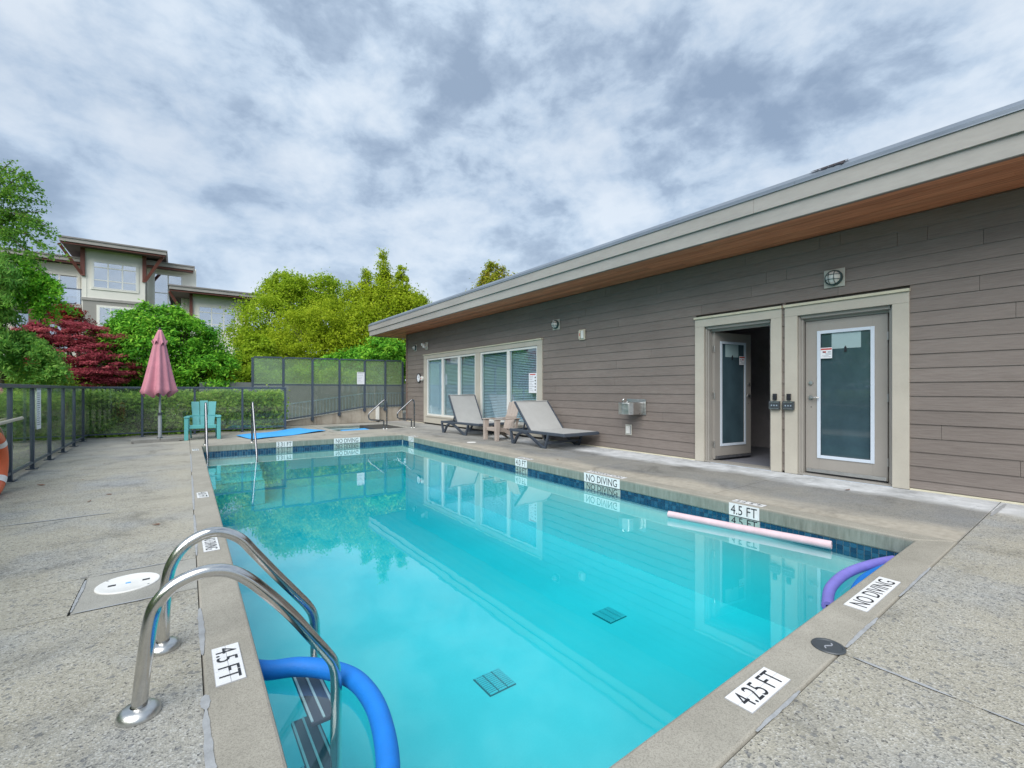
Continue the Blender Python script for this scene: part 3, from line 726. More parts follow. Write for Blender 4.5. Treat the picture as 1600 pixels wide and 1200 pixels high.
# --- doors
class Frame:
    def __init__(s, o, d, n): s.o = Vector(o); s.d = Vector(d).normalized(); s.n = Vector(n).normalized()
    def P(s, x, o, z): return s.o + s.d * x + s.n * o + Vector((0, 0, z))
    def box(s, mb, x0, x1, o0, o1, z0, z1):
        mb.hexa([s.P(x0, o0, z0), s.P(x1, o0, z0), s.P(x1, o1, z0), s.P(x0, o1, z0), s.P(x0, o0, z1), s.P(x1, o0, z1), s.P(x1, o1, z1), s.P(x0, o1, z1)])
def door(fr, lab):
    W, H = .905, 2.098; gx0, gx1, gz0, gz1 = .128, .765, .215, 1.955
    mb = MB()
    fr.box(mb, 0, gx0 + .02, -.022, .022, .012, H); fr.box(mb, gx1 - .02, W, -.022, .022, .012, H)
    fr.box(mb, gx0 + .021, gx1 - .021, -.022, .022, .012, gz0 + .02); fr.box(mb, gx0 + .021, gx1 - .021, -.022, .022, gz1 - .02, H)
    d = bp(mb, 'door', 'door_paint'); d['label'] = lab; WPOS[d.name] = Vector((0, 0, 0))
    def sub(mb, nm, mat, **k): return mb.build(nm, mat, d, world=True, **k)
    for s in (1, -1):
        mb = MB(); t = .042
        for a in ((gx0, gx0 + t, gz0, gz1), (gx1 - t, gx1, gz0, gz1), (gx0 + t, gx1 - t, gz0, gz0 + t), (gx0 + t, gx1 - t, gz1 - t, gz1)):
            fr.box(mb, a[0], a[1], s * .0225, s * .034, a[2], a[3])
        sub(mb, 'glass_frame', 'glass_bead', bevel=.003)
    mb = MB(); fr.box(mb, gx0 + .03, gx1 - .03, -.006, .006, gz0 + .03, gz1 - .03); sub(mb, 'pane', 'door_glass')
    mb = MB(); fr.box(mb, .275, .60, .0075, .0085, 1.70, 1.912); sub(mb, 'paper', 'paper_tint')
    mb = MB(); fr.box(mb, .43, .455, .0095, .016, 1.652, 1.715); fr.box(mb, .438, .447, .0095, .02, 1.70, 1.73); sub(mb, 'hook', 'black_plastic')
    x0, x1, z0, z1 = .585, .722, 1.575, 1.72
    mb = MB(); fr.box(mb, x0, x1, .0355, .0365, z0, z1); sub(mb, 'sticker', 'paper')
    mb = MB(); fr.box(mb, x0 + .004, x1 - .004, .0375, .0378, z1 - .030, z1 - .010); fr.box(mb, x0 + .07, x0 + .11, .0375, .0378, z1 - .068, z1 - .048)
    sub(mb, 'sticker_red_print', 'ink_red')
    mb = MB()
    for i, (u, v, h) in enumerate(((.015, .050, .018), (.088, .108, .018), (.012, .085, .006), (.012, .075, .006), (.04, .12, .006), (.012, .1, .006))):
        zz = z1 - .066 - (0 if i < 2 else (i - 1) * .015); fr.box(mb, x0 + u, x0 + v, .0375, .0378, zz, zz + h * .7)
    sub(mb, 'sticker_print', 'ink_grey')
    # lever handle, deadbolt
    mb = MB(); c = fr.P(.838, .030, 1.045)
    for (cx, cz, r, dpt) in ((.838, 1.045, .033, .016), (.838, 1.245, .028, .022)):
        a, e = fr.P(cx, .0225, cz), fr.P(cx, .0225 + dpt, cz); mb.tube([a, e], [r, r * .86], 20)
    mb.tube([fr.P(.838, .035, 1.045), fr.P(.838, .075, 1.045)], .012, 12)
    mb.tube(spline([fr.P(.838, .073, 1.045), fr.P(.80, .076, 1.046), fr.P(.755, .072, 1.043), fr.P(.73, .066, 1.040)], 4), [.0115] * 12 + [.008], 12)
    sub(mb, 'handle', 'stainless_dull', smooth=40)
    mb = MB(); fr.box(mb, .832, .845, .0225, .0235, .905, .918); sub(mb, 'keyhole', 'black_plastic')
    mb = MB(); fr.box(mb, .01, W - .01, .0225, .032, .016, .060); sub(mb, 'door_sweep', 'stainless_dull')
    mb = MB(); fr.box(mb, .006, W - .006, -.018, .026, .001, .015); sub(mb, 'door_seal', 'black_plastic')
    for hz in (.25, 1.05, 1.82):
        mb = MB(); mb.tube([fr.P(-.006, .024, hz - .05), fr.P(-.006, .024, hz + .05)], .009, 10); fr.box(mb, -.003, .002, -.02, .02, hz - .05, hz + .05)
        sub(mb, 'hinge', 'stainless_dull')
door(Frame((7.085, 1.712, .03), (0, 1, 0), (-1, 0, 0)), 'closed beige door with a tall frosted glass pane')
door(Frame((7.09, 3.985, .03), (.985, -.172, 0), (-.172, -.985, 0)), 'beige door with a tall frosted pane standing open into a dark room')
# dark room behind the open door
mb = MB()
mb.box(7.15, 9.6, 2.72, 2.78, 0, 3.0); mb.box(7.15, 9.6, 5.2, 5.26, 0, 3.0); mb.box(9.6, 9.66, 2.72, 5.26, 0, 3.0); mb.box(7.15, 9.66, 2.72, 5.26, 2.6, 2.66)
bp(mb, 'room_wall', 'interior')
mb = MB(); mb.box(7.16, 9.6, 2.79, 5.19, -.02, .008); bp(mb, 'room_floor', 'interior_floor')
mb = MB(); mb.box(7.15, 9.6, 1.5, 2.71, -.02, .0); mb.box(7.30, 7.34, 1.5, 2.7, .01, 2.5); bp(mb, 'closet', 'interior')
# --- big window
y0, y1, a, c = 8.147, 14.543, 8.33, 14.34
for u_, v_ in ((c, y1), (y0, a)): mb = MB(); mb.box(6.925, 6.974, u_, v_, .05, 2.245); bp(mb, 'window_trim', 'trim_paint', bevel=.003)
mb = MB(); mb.box(6.924, 6.974, y0, y1, 2.247, 2.372); bp(mb, 'head_trim', 'trim_paint', bevel=.003)
mb = MB(); mb.prism([(6.895, 2.374), (6.974, 2.374), (6.974, 2.415), (6.89, 2.402)], y0 - .006, y1 + .006, 'Y'); bp(mb, 'drip_cap', 'cream_flash')
mb = MB(); mb.box(6.928, 6.974, a + .001, c - .001, .05, .258); bp(mb, 'apron_panel', 'trim_paint')
mb = MB(); mb.box(6.905, 6.99, a + .001, c - .001, .26, .298); bp(mb, 'window_sill', 'trim_paint', bevel=.003)
mb = MB(); mb.box(6.926, 7.02, 10.895, 11.128, .300, 2.244); bp(mb, 'centre_post', 'trim_paint', bevel=.003)
def window(w0, w1, panes, blinds):
    z0, z1 = .300, 2.243; fw = .055; mb = MB()
    ys = [w0] + [v for p in panes for v in p] + [w1]
    for i in range(0, len(ys), 2): mb.box(6.95, 7.03, ys[i], ys[i + 1], z0, z1)
    for p in panes: mb.box(6.951, 7.029, p[0], p[1], z0, z0 + .06); mb.box(6.951, 7.029, p[0], p[1], z1 - .055, z1)
    w = bp(mb, 'window_frame', 'vinyl_white', bevel=.002); WPOS[w.name] = Vector((0, 0, 0))
    for p, bl in zip(panes, blinds):
        mb = MB(); mb.box(6.985, 6.989, p[0] - .004, p[1] + .004, z0 + .055, z1 - .05); mb.build('pane', 'window_glass', w, world=True)
        mb = MB()
        if bl == 'sheet': mb.box(7.05, 7.052, p[0] - .05, p[1] + .05, z0 + .02, z1 - .01)
        else:
            n = 44
            for i in range(n):
                zz = z0 + .03 + (z1 - z0 - .06) * i / n
                mb.add([(7.052, p[0] - .05, zz + .0), (7.064, p[0] - .05, zz + .024), (7.064, p[1] + .05, zz + .024), (7.052, p[1] + .05, zz)], [(0, 1, 2, 3)])
            for yy in (p[0] + .25, p[1] - .25): mb.box(7.050, 7.0512, yy, yy + .004, z0 + .02, z1)
        bb = mb.build('blind', 'blind', w, world=True)
        if bl != 'sheet': bb['kind'] = 'stuff'
window(11.13, 14.338, [(11.20, 12.06), (12.19, 13.13), (13.26, 14.28)], ['slat', 'slat', 'sheet'])
window(8.332, 10.893, [(8.385, 9.478), (9.606, 10.83)], ['slat', 'slat'])
mb = MB(); mb.box(7.16, 10.5, 7.6, 7.66, 0, 3.0); mb.box(7.16, 10.5, 15.2, 15.26, 0, 3.0); mb.box(10.5, 10.56, 7.6, 15.26, 0, 3.0)
mb.box(7.16, 10.5, 7.67, 15.19, 2.7, 2.76); mb.box(7.16, 10.5, 7.67, 15.19, -.02, .0); bp(mb, 'gym_wall', 'room_white')

# ================================================================== DEPTH MARKERS
def marker(txt, o, u, v, w, h, cols, rows, label, th=.004, letter_h=.76, letter_w=.86, mat='marker_white'):
    """white tiles with black lettering; o centre, u reading direction, v up on the sign"""
    u = Vector(u).normalized(); v = Vector(v).normalized(); n = u.cross(v)
    t = empty('depth_marker', o, label, 'depth marker', 'tile depth and warning markers round the pool')
    rot = Matrix((u, v, n)).transposed().to_4x4(); t.matrix_world = Matrix.Translation(o) @ rot
    cw, ch = w / cols, h / rows; e = .0012
    tm = MB().box(-cw / 2 + e, cw / 2 - e, -ch / 2 + e, ch / 2 - e, .0005, th).mesh('tile', mat)
    MB().box(-w / 2 - .001, w / 2 + .001, -h / 2 - .001, h / 2 + .001, -.002, th - .0015).build('grout', 'marker_grout', t)
    for i in range(cols):
        for j in range(rows):
            a = put('tile', tm, t); a.location = (-w / 2 + cw * (i + .5), -h / 2 + ch * (j + .5), 0)
    if txt:
        a = put('lettering', text_mesh(txt, w * letter_w, h * letter_h), t); a.location = (0, 0, th + .0012)
    return t
zt = .0030
marker('4.25 FT', (1.835, .846, zt), (1, 0, 0), (0, 1, 0), .318, .104, 3, 2, 'white tile marker reading 4.25 FT on the near coping')
marker('NO DIVING', (3.235, .848, zt), (1, 0, 0), (0, 1, 0), .615, .106, 5, 1, 'white NO DIVING tile marker lying on the near coping by the purple noodle')
marker('4.5 FT', (.173, 2.285, zt), (0, -1, 0), (1, .0, 0), .315, .104, 3, 2, 'white tile marker reading 4.5 FT, on the left coping in front of the ladder')
marker('NO DIVING', (.20, 4.14, zt), (.0, -1, 0), (1, 0, 0), .385, .10, 4, 2, 'white NO DIVING tile marker on the left coping, seen past the ladder rail')
marker('4.0 FT', (.222, 6.11, zt), (.0, -1, 0), (1, 0, 0), .31, .105, 3, 2, 'small white depth marker halfway along the left coping')
marker('3.5 FT', (.275, 10.78, zt), (.0, -1, 0), (1, 0, 0), .30, .105, 3, 1, 'small white depth marker at the far end of the left coping')
for txt, y, w, c, wh in (('NO DIVING', 4.255, .655, 6, 'right side, before the white noodle'), ('4.5 FT', 2.30, .31, 3, 'right side above the noodle'),
                         ('4.0 FT', 6.08, .33, 3, 'right side by the lounger'), ('3.5 FT', 10.68, .31, 3, 'right far corner')):
    marker(txt, (xri(y) - .0015, y, -.069), (-.0083, -1, 0), (0, 0, 1), w, .128, c, 1, 'upright %s tile marker, %s' % (txt, wh))
    marker(txt, (xri(y) + .085, y - .01, zt), (0, 1, 0), (-1, 0, 0), w, .10, c, 1, 'flat %s tile marker on top of the coping, %s' % (txt, wh.split(',')[0]))
    marker(txt, (xri(y) + .0075, y, -.188), (-.0083, -1, 0), (0, 0, 1), w, .088, c, 1, '%s marker inside the blue tile band, %s' % (txt, wh.split(',')[0]), letter_h=.9, mat='marker_shaded')
for txt, x, w, c in (('3.31 FT', 1.965, .335, 3), ('NO DIVING', 3.35, .62, 6)):
    yy = yfi(x)
    marker(txt, (x, yy - .0015, -.069), (1, -.0552, 0), (0, 0, 1), w, .128, c, 1, 'upright %s tile marker on the far side of the pool' % txt)
    marker(txt, (x, yy - .0015 + .0095, -.188), (1, -.0552, 0), (0, 0, 1), w, .088, c, 1, '%s marker inside the blue tile band on the far side' % txt, letter_h=.9, mat='marker_shaded')

# skimmer lid, black plate, floor plate, small leaves
lid = empty('skimmer_lid', (-.243, 3.595, .001), 'round white skimmer lid set in a concrete square beside the ladder', 'lid')
MB().lathe([(0, .004), (.125, .0045), (.133, .007), (.150, .007), (.1535, .004), (.1535, 0)], n=48).build('disc', 'lid_white', lid, smooth=30)
for x in (-.075, .085): MB().box(x - .018, x + .018, -.012, .012, .0046, .0056).build('finger_slot', 'black_plastic', lid)
MB().box(-.012, .012, -.008, .008, .0046, .0056).build('badge', 'mat_blue', lid)
for a in (2.4, 5.5): MB().lathe([(0, .0085), (.006, .0085), (.006, .006)], (.14 * math.cos(a), .14 * math.sin(a), 0), 10).build('screw', 'stainless_dull', lid)
bd = empty('round_plate', (2.395, .795, .003), 'small round black plate in the joint of the near coping', 'plate')
MB().lathe([(0, .003), (.052, .003), (.055, .006), (.064, .006), (.067, .002), (.067, 0)], n=36).build('disc', 'dark_box', bd, smooth=30)
mb = MB()
pts = [(-.032 + .0107 * i, .009 * math.sin(i * 1.05)) for i in range(7)]
for p, q in zip(pts[:-1], pts[1:]): mb.beam((p[0], p[1], .0045), (q[0], q[1], .0045), .006, .002)
mb.build('wave_mark', 'ink_grey', bd)
wp = empty('deck_plate', (5.29, 8.66, .001), 'flat white plate on the deck in front of the tan chair', 'plate')
MB().lathe([(0, .004), (.10, .004), (.105, 0)], n=30).build('disc', 'lid_white', wp, smooth=30)
rl = random.Random(11)
spots = [(-1.35, 7.9), (-1.0, 8.05), (-.62, 6.75), (-.75, 6.45), (-1.55, 6.9), (-.95, 9.6), (3.03, 12.25), (5.6, 3.25), (6.3, 1.9), (6.1, .35), (-.9, 4.1), (-.3, 12.3), (-1.25, 11.0), (5.1, 5.6), (5.9, .35), (-.15, 5.0)]
lm = None
for i, (x, y) in enumerate(spots):
    if lm is None: lm = MB().add([(-.035, 0, .004), (-.012, -.014, .008), (.02, -.011, .006), (.04, .002, .012), (.016, .013, .007), (-.014, .015, .003)], [(0, 1, 4, 5), (1, 2, 3, 4)]).mesh('fallen_leaf', 'dead_leaf')
    o = put('fallen_leaf', lm); o.location = (x, y, .004); o.rotation_euler = (0, 0, rl.uniform(0, 6)); s = rl.uniform(.45, 1.1) * (1.5 if i in (0, 6) else 1); o.scale = (s, s, s)
    tag(o, 'small dry brown leaf lying on the concrete deck', 'leaf', 'dry leaves scattered on the deck')

# ================================================================== POOL LADDER
lad = empty('pool_ladder', (0, 2.36, 0), 'stainless steel pool ladder with two arched rails in the foreground', 'ladder')
t1 = [(-.118, -.03), (-.114, .02), (-.097, .20), (-.078, .345), (-.052, .405), (.0, .45), (.08, .472), (.155, .460), (.225, .412), (.300, .33), (.391, .215), (.480, .082), (.535, .00), (.565, -.055), (.577, -.13), (.577, -.30), (.577, -.95)]
t2 = [(-.058, -.03), (-.055, .02), (-.050, .19), (-.038, .32), (-.012, .40), (.035, .458), (.105, .492), (.175, .487), (.25, .44), (.31, .36), (.40, .236), (.505, .096), (.56, .02), (.588, -.04), (.598, -.12), (.598, -.30), (.598, -.95)]
for Y, pts in ((2.12, t1), (2.60, t2)):
    MB().tube(spline([(x, Y, z) for x, z in pts], 6), .0245, 24).build('rail', 'stainless', lad, world=True, smooth=50)
    MB().lathe([(.026, .034), (.045, .032), (.062, .020), (.066, .006), (.066, 0)], (pts[1][0], Y, .001), 32).build('flange', 'stainless_dull', lad, world=True, smooth=40)
for z in (-.30, -.56, -.82):
    mb = MB(); mb.box(.475, .60, 2.135, 2.585, z - .022, z); tr = mb.build('tread', 'tread_grey', lad, world=True, bevel=.006); WPOS[tr.name] = Vector()
    for x in (.482, .532, .586): MB().box(x - .006, x + .004, 2.14, 2.58, z + .0005, z + .005).build('grip_strip', 'stair_nose', tr, world=True)
for Y in (2.12, 2.60):
    MB().tube([(.577, Y, -.88), (.36, Y, -.90)], .018, 12).build('bumper_arm', 'stainless_dull', lad, world=True, smooth=40)

# noodles
def noodle(pts, r, mat, label, hole=True, name='pool_noodle'):
    o = MB().tube(spline(pts, 8), r, 24, cap=False).mesh(name, mat, 60)
    ob = put(name, o)
    # end rings (the tube is hollow)
    tag(ob, label, 'pool noodle')
    P = spline(pts, 8)
    for a, bq in ((P[0], P[1]), (P[-1], P[-2])):
        mb = MB(); d = (a - bq).normalized(); u = d.orthogonal().normalized(); w = d.cross(u); n = 24
        vs = [a + (u * math.cos(6.28319 * k / n) + w * math.sin(6.28319 * k / n)) * rr_ for rr_ in (r, r * .93, r * .30) for k in range(n)]
        vs[n:2 * n] = [v + d * r * .06 for v in vs[n:2 * n]]; vs[2 * n:] = [v + d * r * .05 for v in vs[2 * n:]]
        vs += [v - d * .05 for v in vs[2 * n:]]
        fs = [(j * n + k, j * n + (k + 1) % n, (j + 1) * n + (k + 1) % n, (j + 1) * n + k) for j in range(3) for k in range(n)]
        mb.add(vs, fs); mb.build('noodle_end', mat, ob, smooth=40)
    return ob
noodle([(4.30, 2.93, -.178), (4.37, 2.60, -.180), (4.45, 2.2, -.182), (4.53, 1.8, -.18), (4.585, 1.50, -.178)], .037, 'noodle_white', 'pale pink and white pool noodle floating along the right edge of the pool')
noodle([(4.63, 1.085, -.19), (4.35, 1.165, -.19), (4.0, 1.215, -.192), (3.62, 1.19, -.192), (3.30, 1.10, -.19)], .034, 'noodle_purple', 'purple pool noodle bent in the near right corner of the pool')
noodle([(4.61, 1.005, -.192), (4.35, 1.07, -.192), (4.0, 1.10, -.195), (3.65, 1.06, -.195), (3.42, 1.0, -.19)], .034, 'noodle_blue', 'blue pool noodle tucked behind the purple one against the near coping')
noodle([(.285, 2.50, -.17), (.36, 2.47, -.188), (.47, 2.395, -.175), (.575, 2.30, -.178), (.66, 2.16, -.18), (.685, 1.98, -.18), (.665, 1.78, -.18), (.60, 1.55, -.18), (.50, 1.4, -.18)], .043, 'noodle_blue', 'blue pool noodle curving round the ladder in the foreground')

# pool entry rails at the far steps
def entry_rail(x, y, label):
    r = empty('step_rail', (x, y, 0), label, 'handrail', 'chrome rails at the far pool steps')
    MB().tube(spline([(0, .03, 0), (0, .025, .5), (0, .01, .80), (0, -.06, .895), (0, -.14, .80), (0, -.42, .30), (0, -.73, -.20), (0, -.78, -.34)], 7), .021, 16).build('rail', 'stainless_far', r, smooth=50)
    for yy, z in ((.03, .001),): MB().lathe([(.022, .02), (.045, .018), (.05, 0)], (0, yy, z), 24).build('flange', 'stainless_dull', r, smooth=40)
entry_rail(.475, 11.60, 'left chrome rail at the far pool steps, near the turquoise chair')
entry_rail(1.335, 11.55, 'right chrome rail at the far pool steps, beside the blue mat')
def spa_rail(x, y, label):
    r = empty('spa_rail', (x, y, 0), label, 'handrail', 'bent steel handrails at the spa')
    p = [(0, 0, 0), (0, 0, .6), (-.01, 0, .80), (-.05, 0, .87), (-.12, 0, .84), (-.30, 0, .69), (-.48, 0, .54), (-.545, 0, .46), (-.55, 0, .36), (-.50, 0, .30), (-.40, 0, .285), (-.16, 0, .262), (-.10, 0, .25), (-.095, 0, .20), (-.095, 0, 0)]
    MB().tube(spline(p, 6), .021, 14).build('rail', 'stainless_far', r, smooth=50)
    for xx in (0, -.095): MB().lathe([(.022, .015), (.04, .014), (.044, 0)], (xx, 0, .003), 20).build('flange', 'stainless_dull', r, smooth=40)
spa_rail(5.06, 13.16, 'left bent steel handrail standing at the spa edge')
spa_rail(5.93, 13.12, 'right bent steel handrail at the spa, nearest the building')

# foam mats
def foam_mat(corners, z, label, wav=.006, th=.012):
    c = [Vector((*p, 0)) for p in corners]; n = 18; m = 8; vs = []; fs = []; r_ = random.Random(len(label))
    ph = [r_.uniform(0, 6) for _ in range(4)]
    for top in (1, 0):
        for i in range(n + 1):
            for j in range(m + 1):
                u, v = i / n, j / m
                p = c[0].lerp(c[1], u).lerp(c[3].lerp(c[2], u), v)
                h = wav * (math.sin(u * 9 + ph[0]) + .6 * math.sin(v * 5 + u * 4 + ph[1])) + wav * 1.6
                vs.append((p.x, p.y, z + h + (th if top else 0)))
    k = (n + 1) * (m + 1); g_ = lambda t, i, j: t * k + i * (m + 1) + j
    for i in range(n):
        for j in range(m):
            fs += [(g_(0, i, j), g_(0, i + 1, j), g_(0, i + 1, j + 1), g_(0, i, j + 1)), (g_(1, i, j), g_(1, i, j + 1), g_(1, i + 1, j + 1), g_(1, i + 1, j))]
    for i in range(n): fs += [(g_(0, i, 0), g_(1, i, 0), g_(1, i + 1, 0), g_(0, i + 1, 0)), (g_(0, i, m), g_(0, i + 1, m), g_(1, i + 1, m), g_(1, i, m))]
    for j in range(m): fs += [(g_(0, 0, j), g_(0, 0, j + 1), g_(1, 0, j + 1), g_(1, 0, j)), (g_(0, n, j), g_(1, n, j), g_(1, n, j + 1), g_(0, n, j + 1))]
    o = MB().add(vs, fs).build('foam_mat', 'mat_blue', smooth=40); tag(o, label, 'mat')
foam_mat([(1.42, 12.10), (3.35, 13.35), (2.95, 14.75), (1.18, 13.25)], .002, 'bright blue foam mat lying on the deck by the glass fence', .010)
foam_mat([(3.95, 13.35), (5.62, 13.30), (5.66, 14.9), (4.1, 14.6)], -.098, 'bright blue foam mat floating in the spa', .004)

# ================================================================== FENCES
PO = .048
def fence_post(par, x, y, z0, z1, foot=True, nx=1, ny=0):
    mb = MB(); mb.box(x - PO / 2, x + PO / 2, y - PO / 2, y + PO / 2, z0, z1); p = mb.build('post', 'fence_metal', par, world=True, bevel=.003); WPOS[p.name] = Vector()
    if foot:
        MB().box(x - .06 - .04 * ny, x + .06 + .04 * ny, y - .06 - .0 * nx, y + .06, .0015, .012).build('foot_plate', 'fence_metal', p, world=True)
        for sx in (-.042, .042):
            for sy in (-.042, .042): MB().lathe([(0, .012), (.008, .010), (.009, 0)], (x + sx, y + sy, .012), 6).build('bolt', 'stainless_dull', p, world=True)
lf = empty('glass_fence', (-1.74, 4, 0), 'low glass pool fence with grey posts along the left side', 'fence')
YP = [14.6, 14.117 - .03] + [12.973 - 1.115 * i for i in range(17)]
XF = -1.74; ztop = 1.255
for y in YP[1:]: fence_post(lf, XF, y, .012, ztop - .05)
ys_ = YP
MB().box(XF - .035, XF + .035, YP[-1] - .1, 14.635, ztop - .048, ztop).build('top_rail', 'fence_metal', lf, world=True, bevel=.006)
for a, c in zip(YP[:-1], YP[1:]):
    MB().box(XF - .018, XF + .018, c + PO / 2, a - PO / 2, .085, .115).build('bottom_rail', 'fence_metal', lf, world=True)
    MB().box(XF - .003, XF + .003, c + PO / 2 + .004, a - PO / 2 - .004, .116, ztop - .05).build('pane', 'fence_glass', lf, world=True)
ff = empty('glass_fence', (.4, 14.6, 0), 'low glass pool fence with grey posts across the far end, behind the umbrella', 'fence')
XPp = [-1.80, -.72, .357, 1.448, 2.535]; YF = 14.62
for x in XPp: fence_post(ff, x, YF, .012, ztop - .05, foot=True)
MB().box(-1.80, 2.56, YF - .035, YF + .035, ztop - .048, ztop + .0).build('top_rail', 'fence_metal', ff, world=True, bevel=.006)
for a, c in zip(XPp[:-1], XPp[1:]):
    MB().box(a + PO / 2, c - PO / 2, YF - .018, YF + .018, .085, .115).build('bottom_rail', 'fence_metal', ff, world=True)
    MB().box(a + PO / 2 + .004, c - PO / 2 - .004, YF - .003, YF + .003, .116, ztop - .05).build('pane', 'fence_glass', ff, world=True)
# tall screen
YT = 16.4
wallo = MB(); wallo.prism([(2.66, -.12), (6.93, -.12), (6.93, .525), (5.45, .50), (3.6, .235), (2.66, .11)], YT, YT + .2, 'Y')
rw = wallo.build('retaining_wall', 'old_concrete'); tag(rw, 'stained low concrete wall under the tall glass screen, sloping with the ramp', 'wall')
tf = empty('glass_screen', (4.4, YT, 0), 'tall grey framed glass screen standing on the concrete wall behind the spa', 'fence')
def wt_(x): 
    P_ = [(1.2, .02), (2.4, .075), (3.6, .235), (5.45, .50), (6.93, .525)]
    for (a, b1), (c, d1) in zip(P_[:-1], P_[1:]):
        if a <= x <= c: return b1 + (d1 - b1) * (x - a) / (c - a)
    return .5
XT = [1.90, 2.78, 3.675, 4.565, 5.455, 6.225, 6.91]; ZT = 2.27; ZM = 1.345; yt = YT - .045
zt_ = lambda x: 2.245 + (x - 1.9) * .011
for x in XT: 
    mb = MB(); zb = wt_(x) - .11; mb.box(x - .033, x + .033, yt - .03, yt + .03, max(.0, zb), zt_(x) - .045); p = mb.build('post', 'fence_metal', tf, world=True, bevel=.003); WPOS[p.name] = Vector()
    MB().box(x - .05, x + .05, yt + .031, YT - .001, max(.02, zb + .01), wt_(x) - .012).build('bracket', 'fence_metal', p, world=True)
for a, c in zip(XT[:-1], XT[1:]):
    A, C_ = a + .034, c - .034
    mb = MB(); mb.prism([(A, zt_(a) - .045), (C_ + .0, zt_(c) - .045), (C_, zt_(c)), (A, zt_(a))], yt - .03, yt + .03, 'Y'); mb.build('top_rail', 'fence_metal', tf, world=True)
    mb = MB(); mb.box(A, C_, yt - .022, yt + .022, ZM - .022, ZM + .022); mb.build('mid_rail', 'fence_metal', tf, world=True)
    mb = MB(); b0, b1 = wt_(a) + .05, wt_(c) + .05; mb.prism([(A, b0), (C_, b1), (C_, b1 + .04), (A, b0 + .04)], yt - .02, yt + .02, 'Y'); mb.build('bottom_rail', 'fence_metal', tf, world=True)
    mb = MB(); mb.box(A + .003, C_ - .003, yt - .003, yt + .003, ZM + .023, min(zt_(a), zt_(c)) - .047); mb.build('pane', 'screen_glass', tf, world=True)
    mb = MB(); mb.prism([(A + .003, b0 + .041), (C_ - .003, b1 + .041), (C_ - .003, ZM - .023), (A + .003, ZM - .023)], yt - .003, yt + .003, 'Y'); mb.build('pane', 'fence_glass', tf, world=True)
# ramp railing beyond the screen
YR = 17.3
rr_ = empty('ramp_railing', (4.5, YR, 0), 'low metal railing with thin balusters along the ramp behind the glass screen', 'railing')
ztopr = lambda x: .647 + (min(x, 5.7) - 3.03) * .136 if x < 5.7 else 1.015 + (x - 5.7) * .012
x = 2.3
mbr = MB()
for a, c in ((2.3, 5.7), (5.7, 9.2)):
    MB().prism([(a, ztopr(a) - .0), (c, ztopr(c - .001 if c == 5.7 else c)), (c, ztopr(c - .001 if c == 5.7 else c) + .04), (a, ztopr(a) + .04)], YR - .02, YR + .02, 'Y').build('rail', 'ramp_metal', rr_, world=True)
    MB().prism([(a, ztopr(a) - .78), (c, ztopr(c) - .78), (c, ztopr(c) - .75), (a, ztopr(a) - .75)], YR - .015, YR + .015, 'Y').build('rail', 'ramp_metal', rr_, world=True)
while x < 7.3:
    MB().box(x - .008, x + .008, YR - .008, YR + .008, ztopr(x) - .745, ztopr(x) - .002).build('baluster', 'ramp_metal', rr_, world=True); x += .115
MB().prism([(2.0, -.12), (9.2, -.12), (9.2, .27), (5.7, .24), (2.0, -.10)], 16.75, 19.0, 'Y').build('ramp', 'plain_concrete')
tag(bpy.data.objects['ramp'], kind='structure')
o = MB().box(.6, 9.2, 19.02, 19.2, -.12, 1.45).build('haze_backdrop', 'haze_grey'); tag(o, 'plain grey backdrop added beyond the ramp for the haze in the lower screen panels', 'wall')  # added sheet standing for haze and reflection in the lower panes

# notices
def notice(o, u, n, w, h, label, lines=9, red=False, dots=False):
    u = Vector(u).normalized(); n = Vector(n).normalized(); v = n.cross(u)
    t = empty('notice', o, label, 'notice'); t.matrix_world = Matrix.Translation(o) @ Matrix((u, v, n)).transposed().to_4x4()
    MB().box(-w / 2, w / 2, -h / 2, h / 2, 0, .0015).build('sheet', 'paper', t)
    r_ = random.Random(lines); mb = MB()
    for i in range(lines):
        y = h / 2 - h * .16 - (h * .78) * i / lines; L = w * (.62 if dots else .8) * r_.uniform(.55, 1)
        mb.box(-w * .42, -w * .42 + L, y - h * .010, y + h * .010, .0018, .0021)
    mb.build('print', 'ink_grey', t)
    if red: MB().box(-w * .36, w * .36, h * .40, h * .45, .0018, .0021).build('heading', 'ink_red', t)
    else: MB().box(-w * .44, w * .44, h * .41, h * .46, .0018, .0021).build('heading', 'ink_grey', t)
    if dots:
        mb = MB()
        for i in range(5): mb.lathe([(0, .0021), (w * .07, .0021), (w * .07, .0015)], (w * .33, h * .27 - i * h * .155, 0), 10)
        mb.build('symbols', 'ink', t)
    return t
notice((5.30, yt - .040, 1.60), (1, 0, 0), (0, -1, 0), .27, .44, 'white printed notice fixed to a post of the tall glass screen', 6)
notice((-1.725, 9.94, .905), (0, 1, 0), (1, 0, 0), .26, .66, 'tall narrow white notice with lines of print on the left glass fence', 16)
notice((6.946, 8.52, 1.345), (0, -1, 0), (-1, 0, 0), .30, .49, 'white pool rules notice with red heading stuck to the right end of the window', 9, True, True)

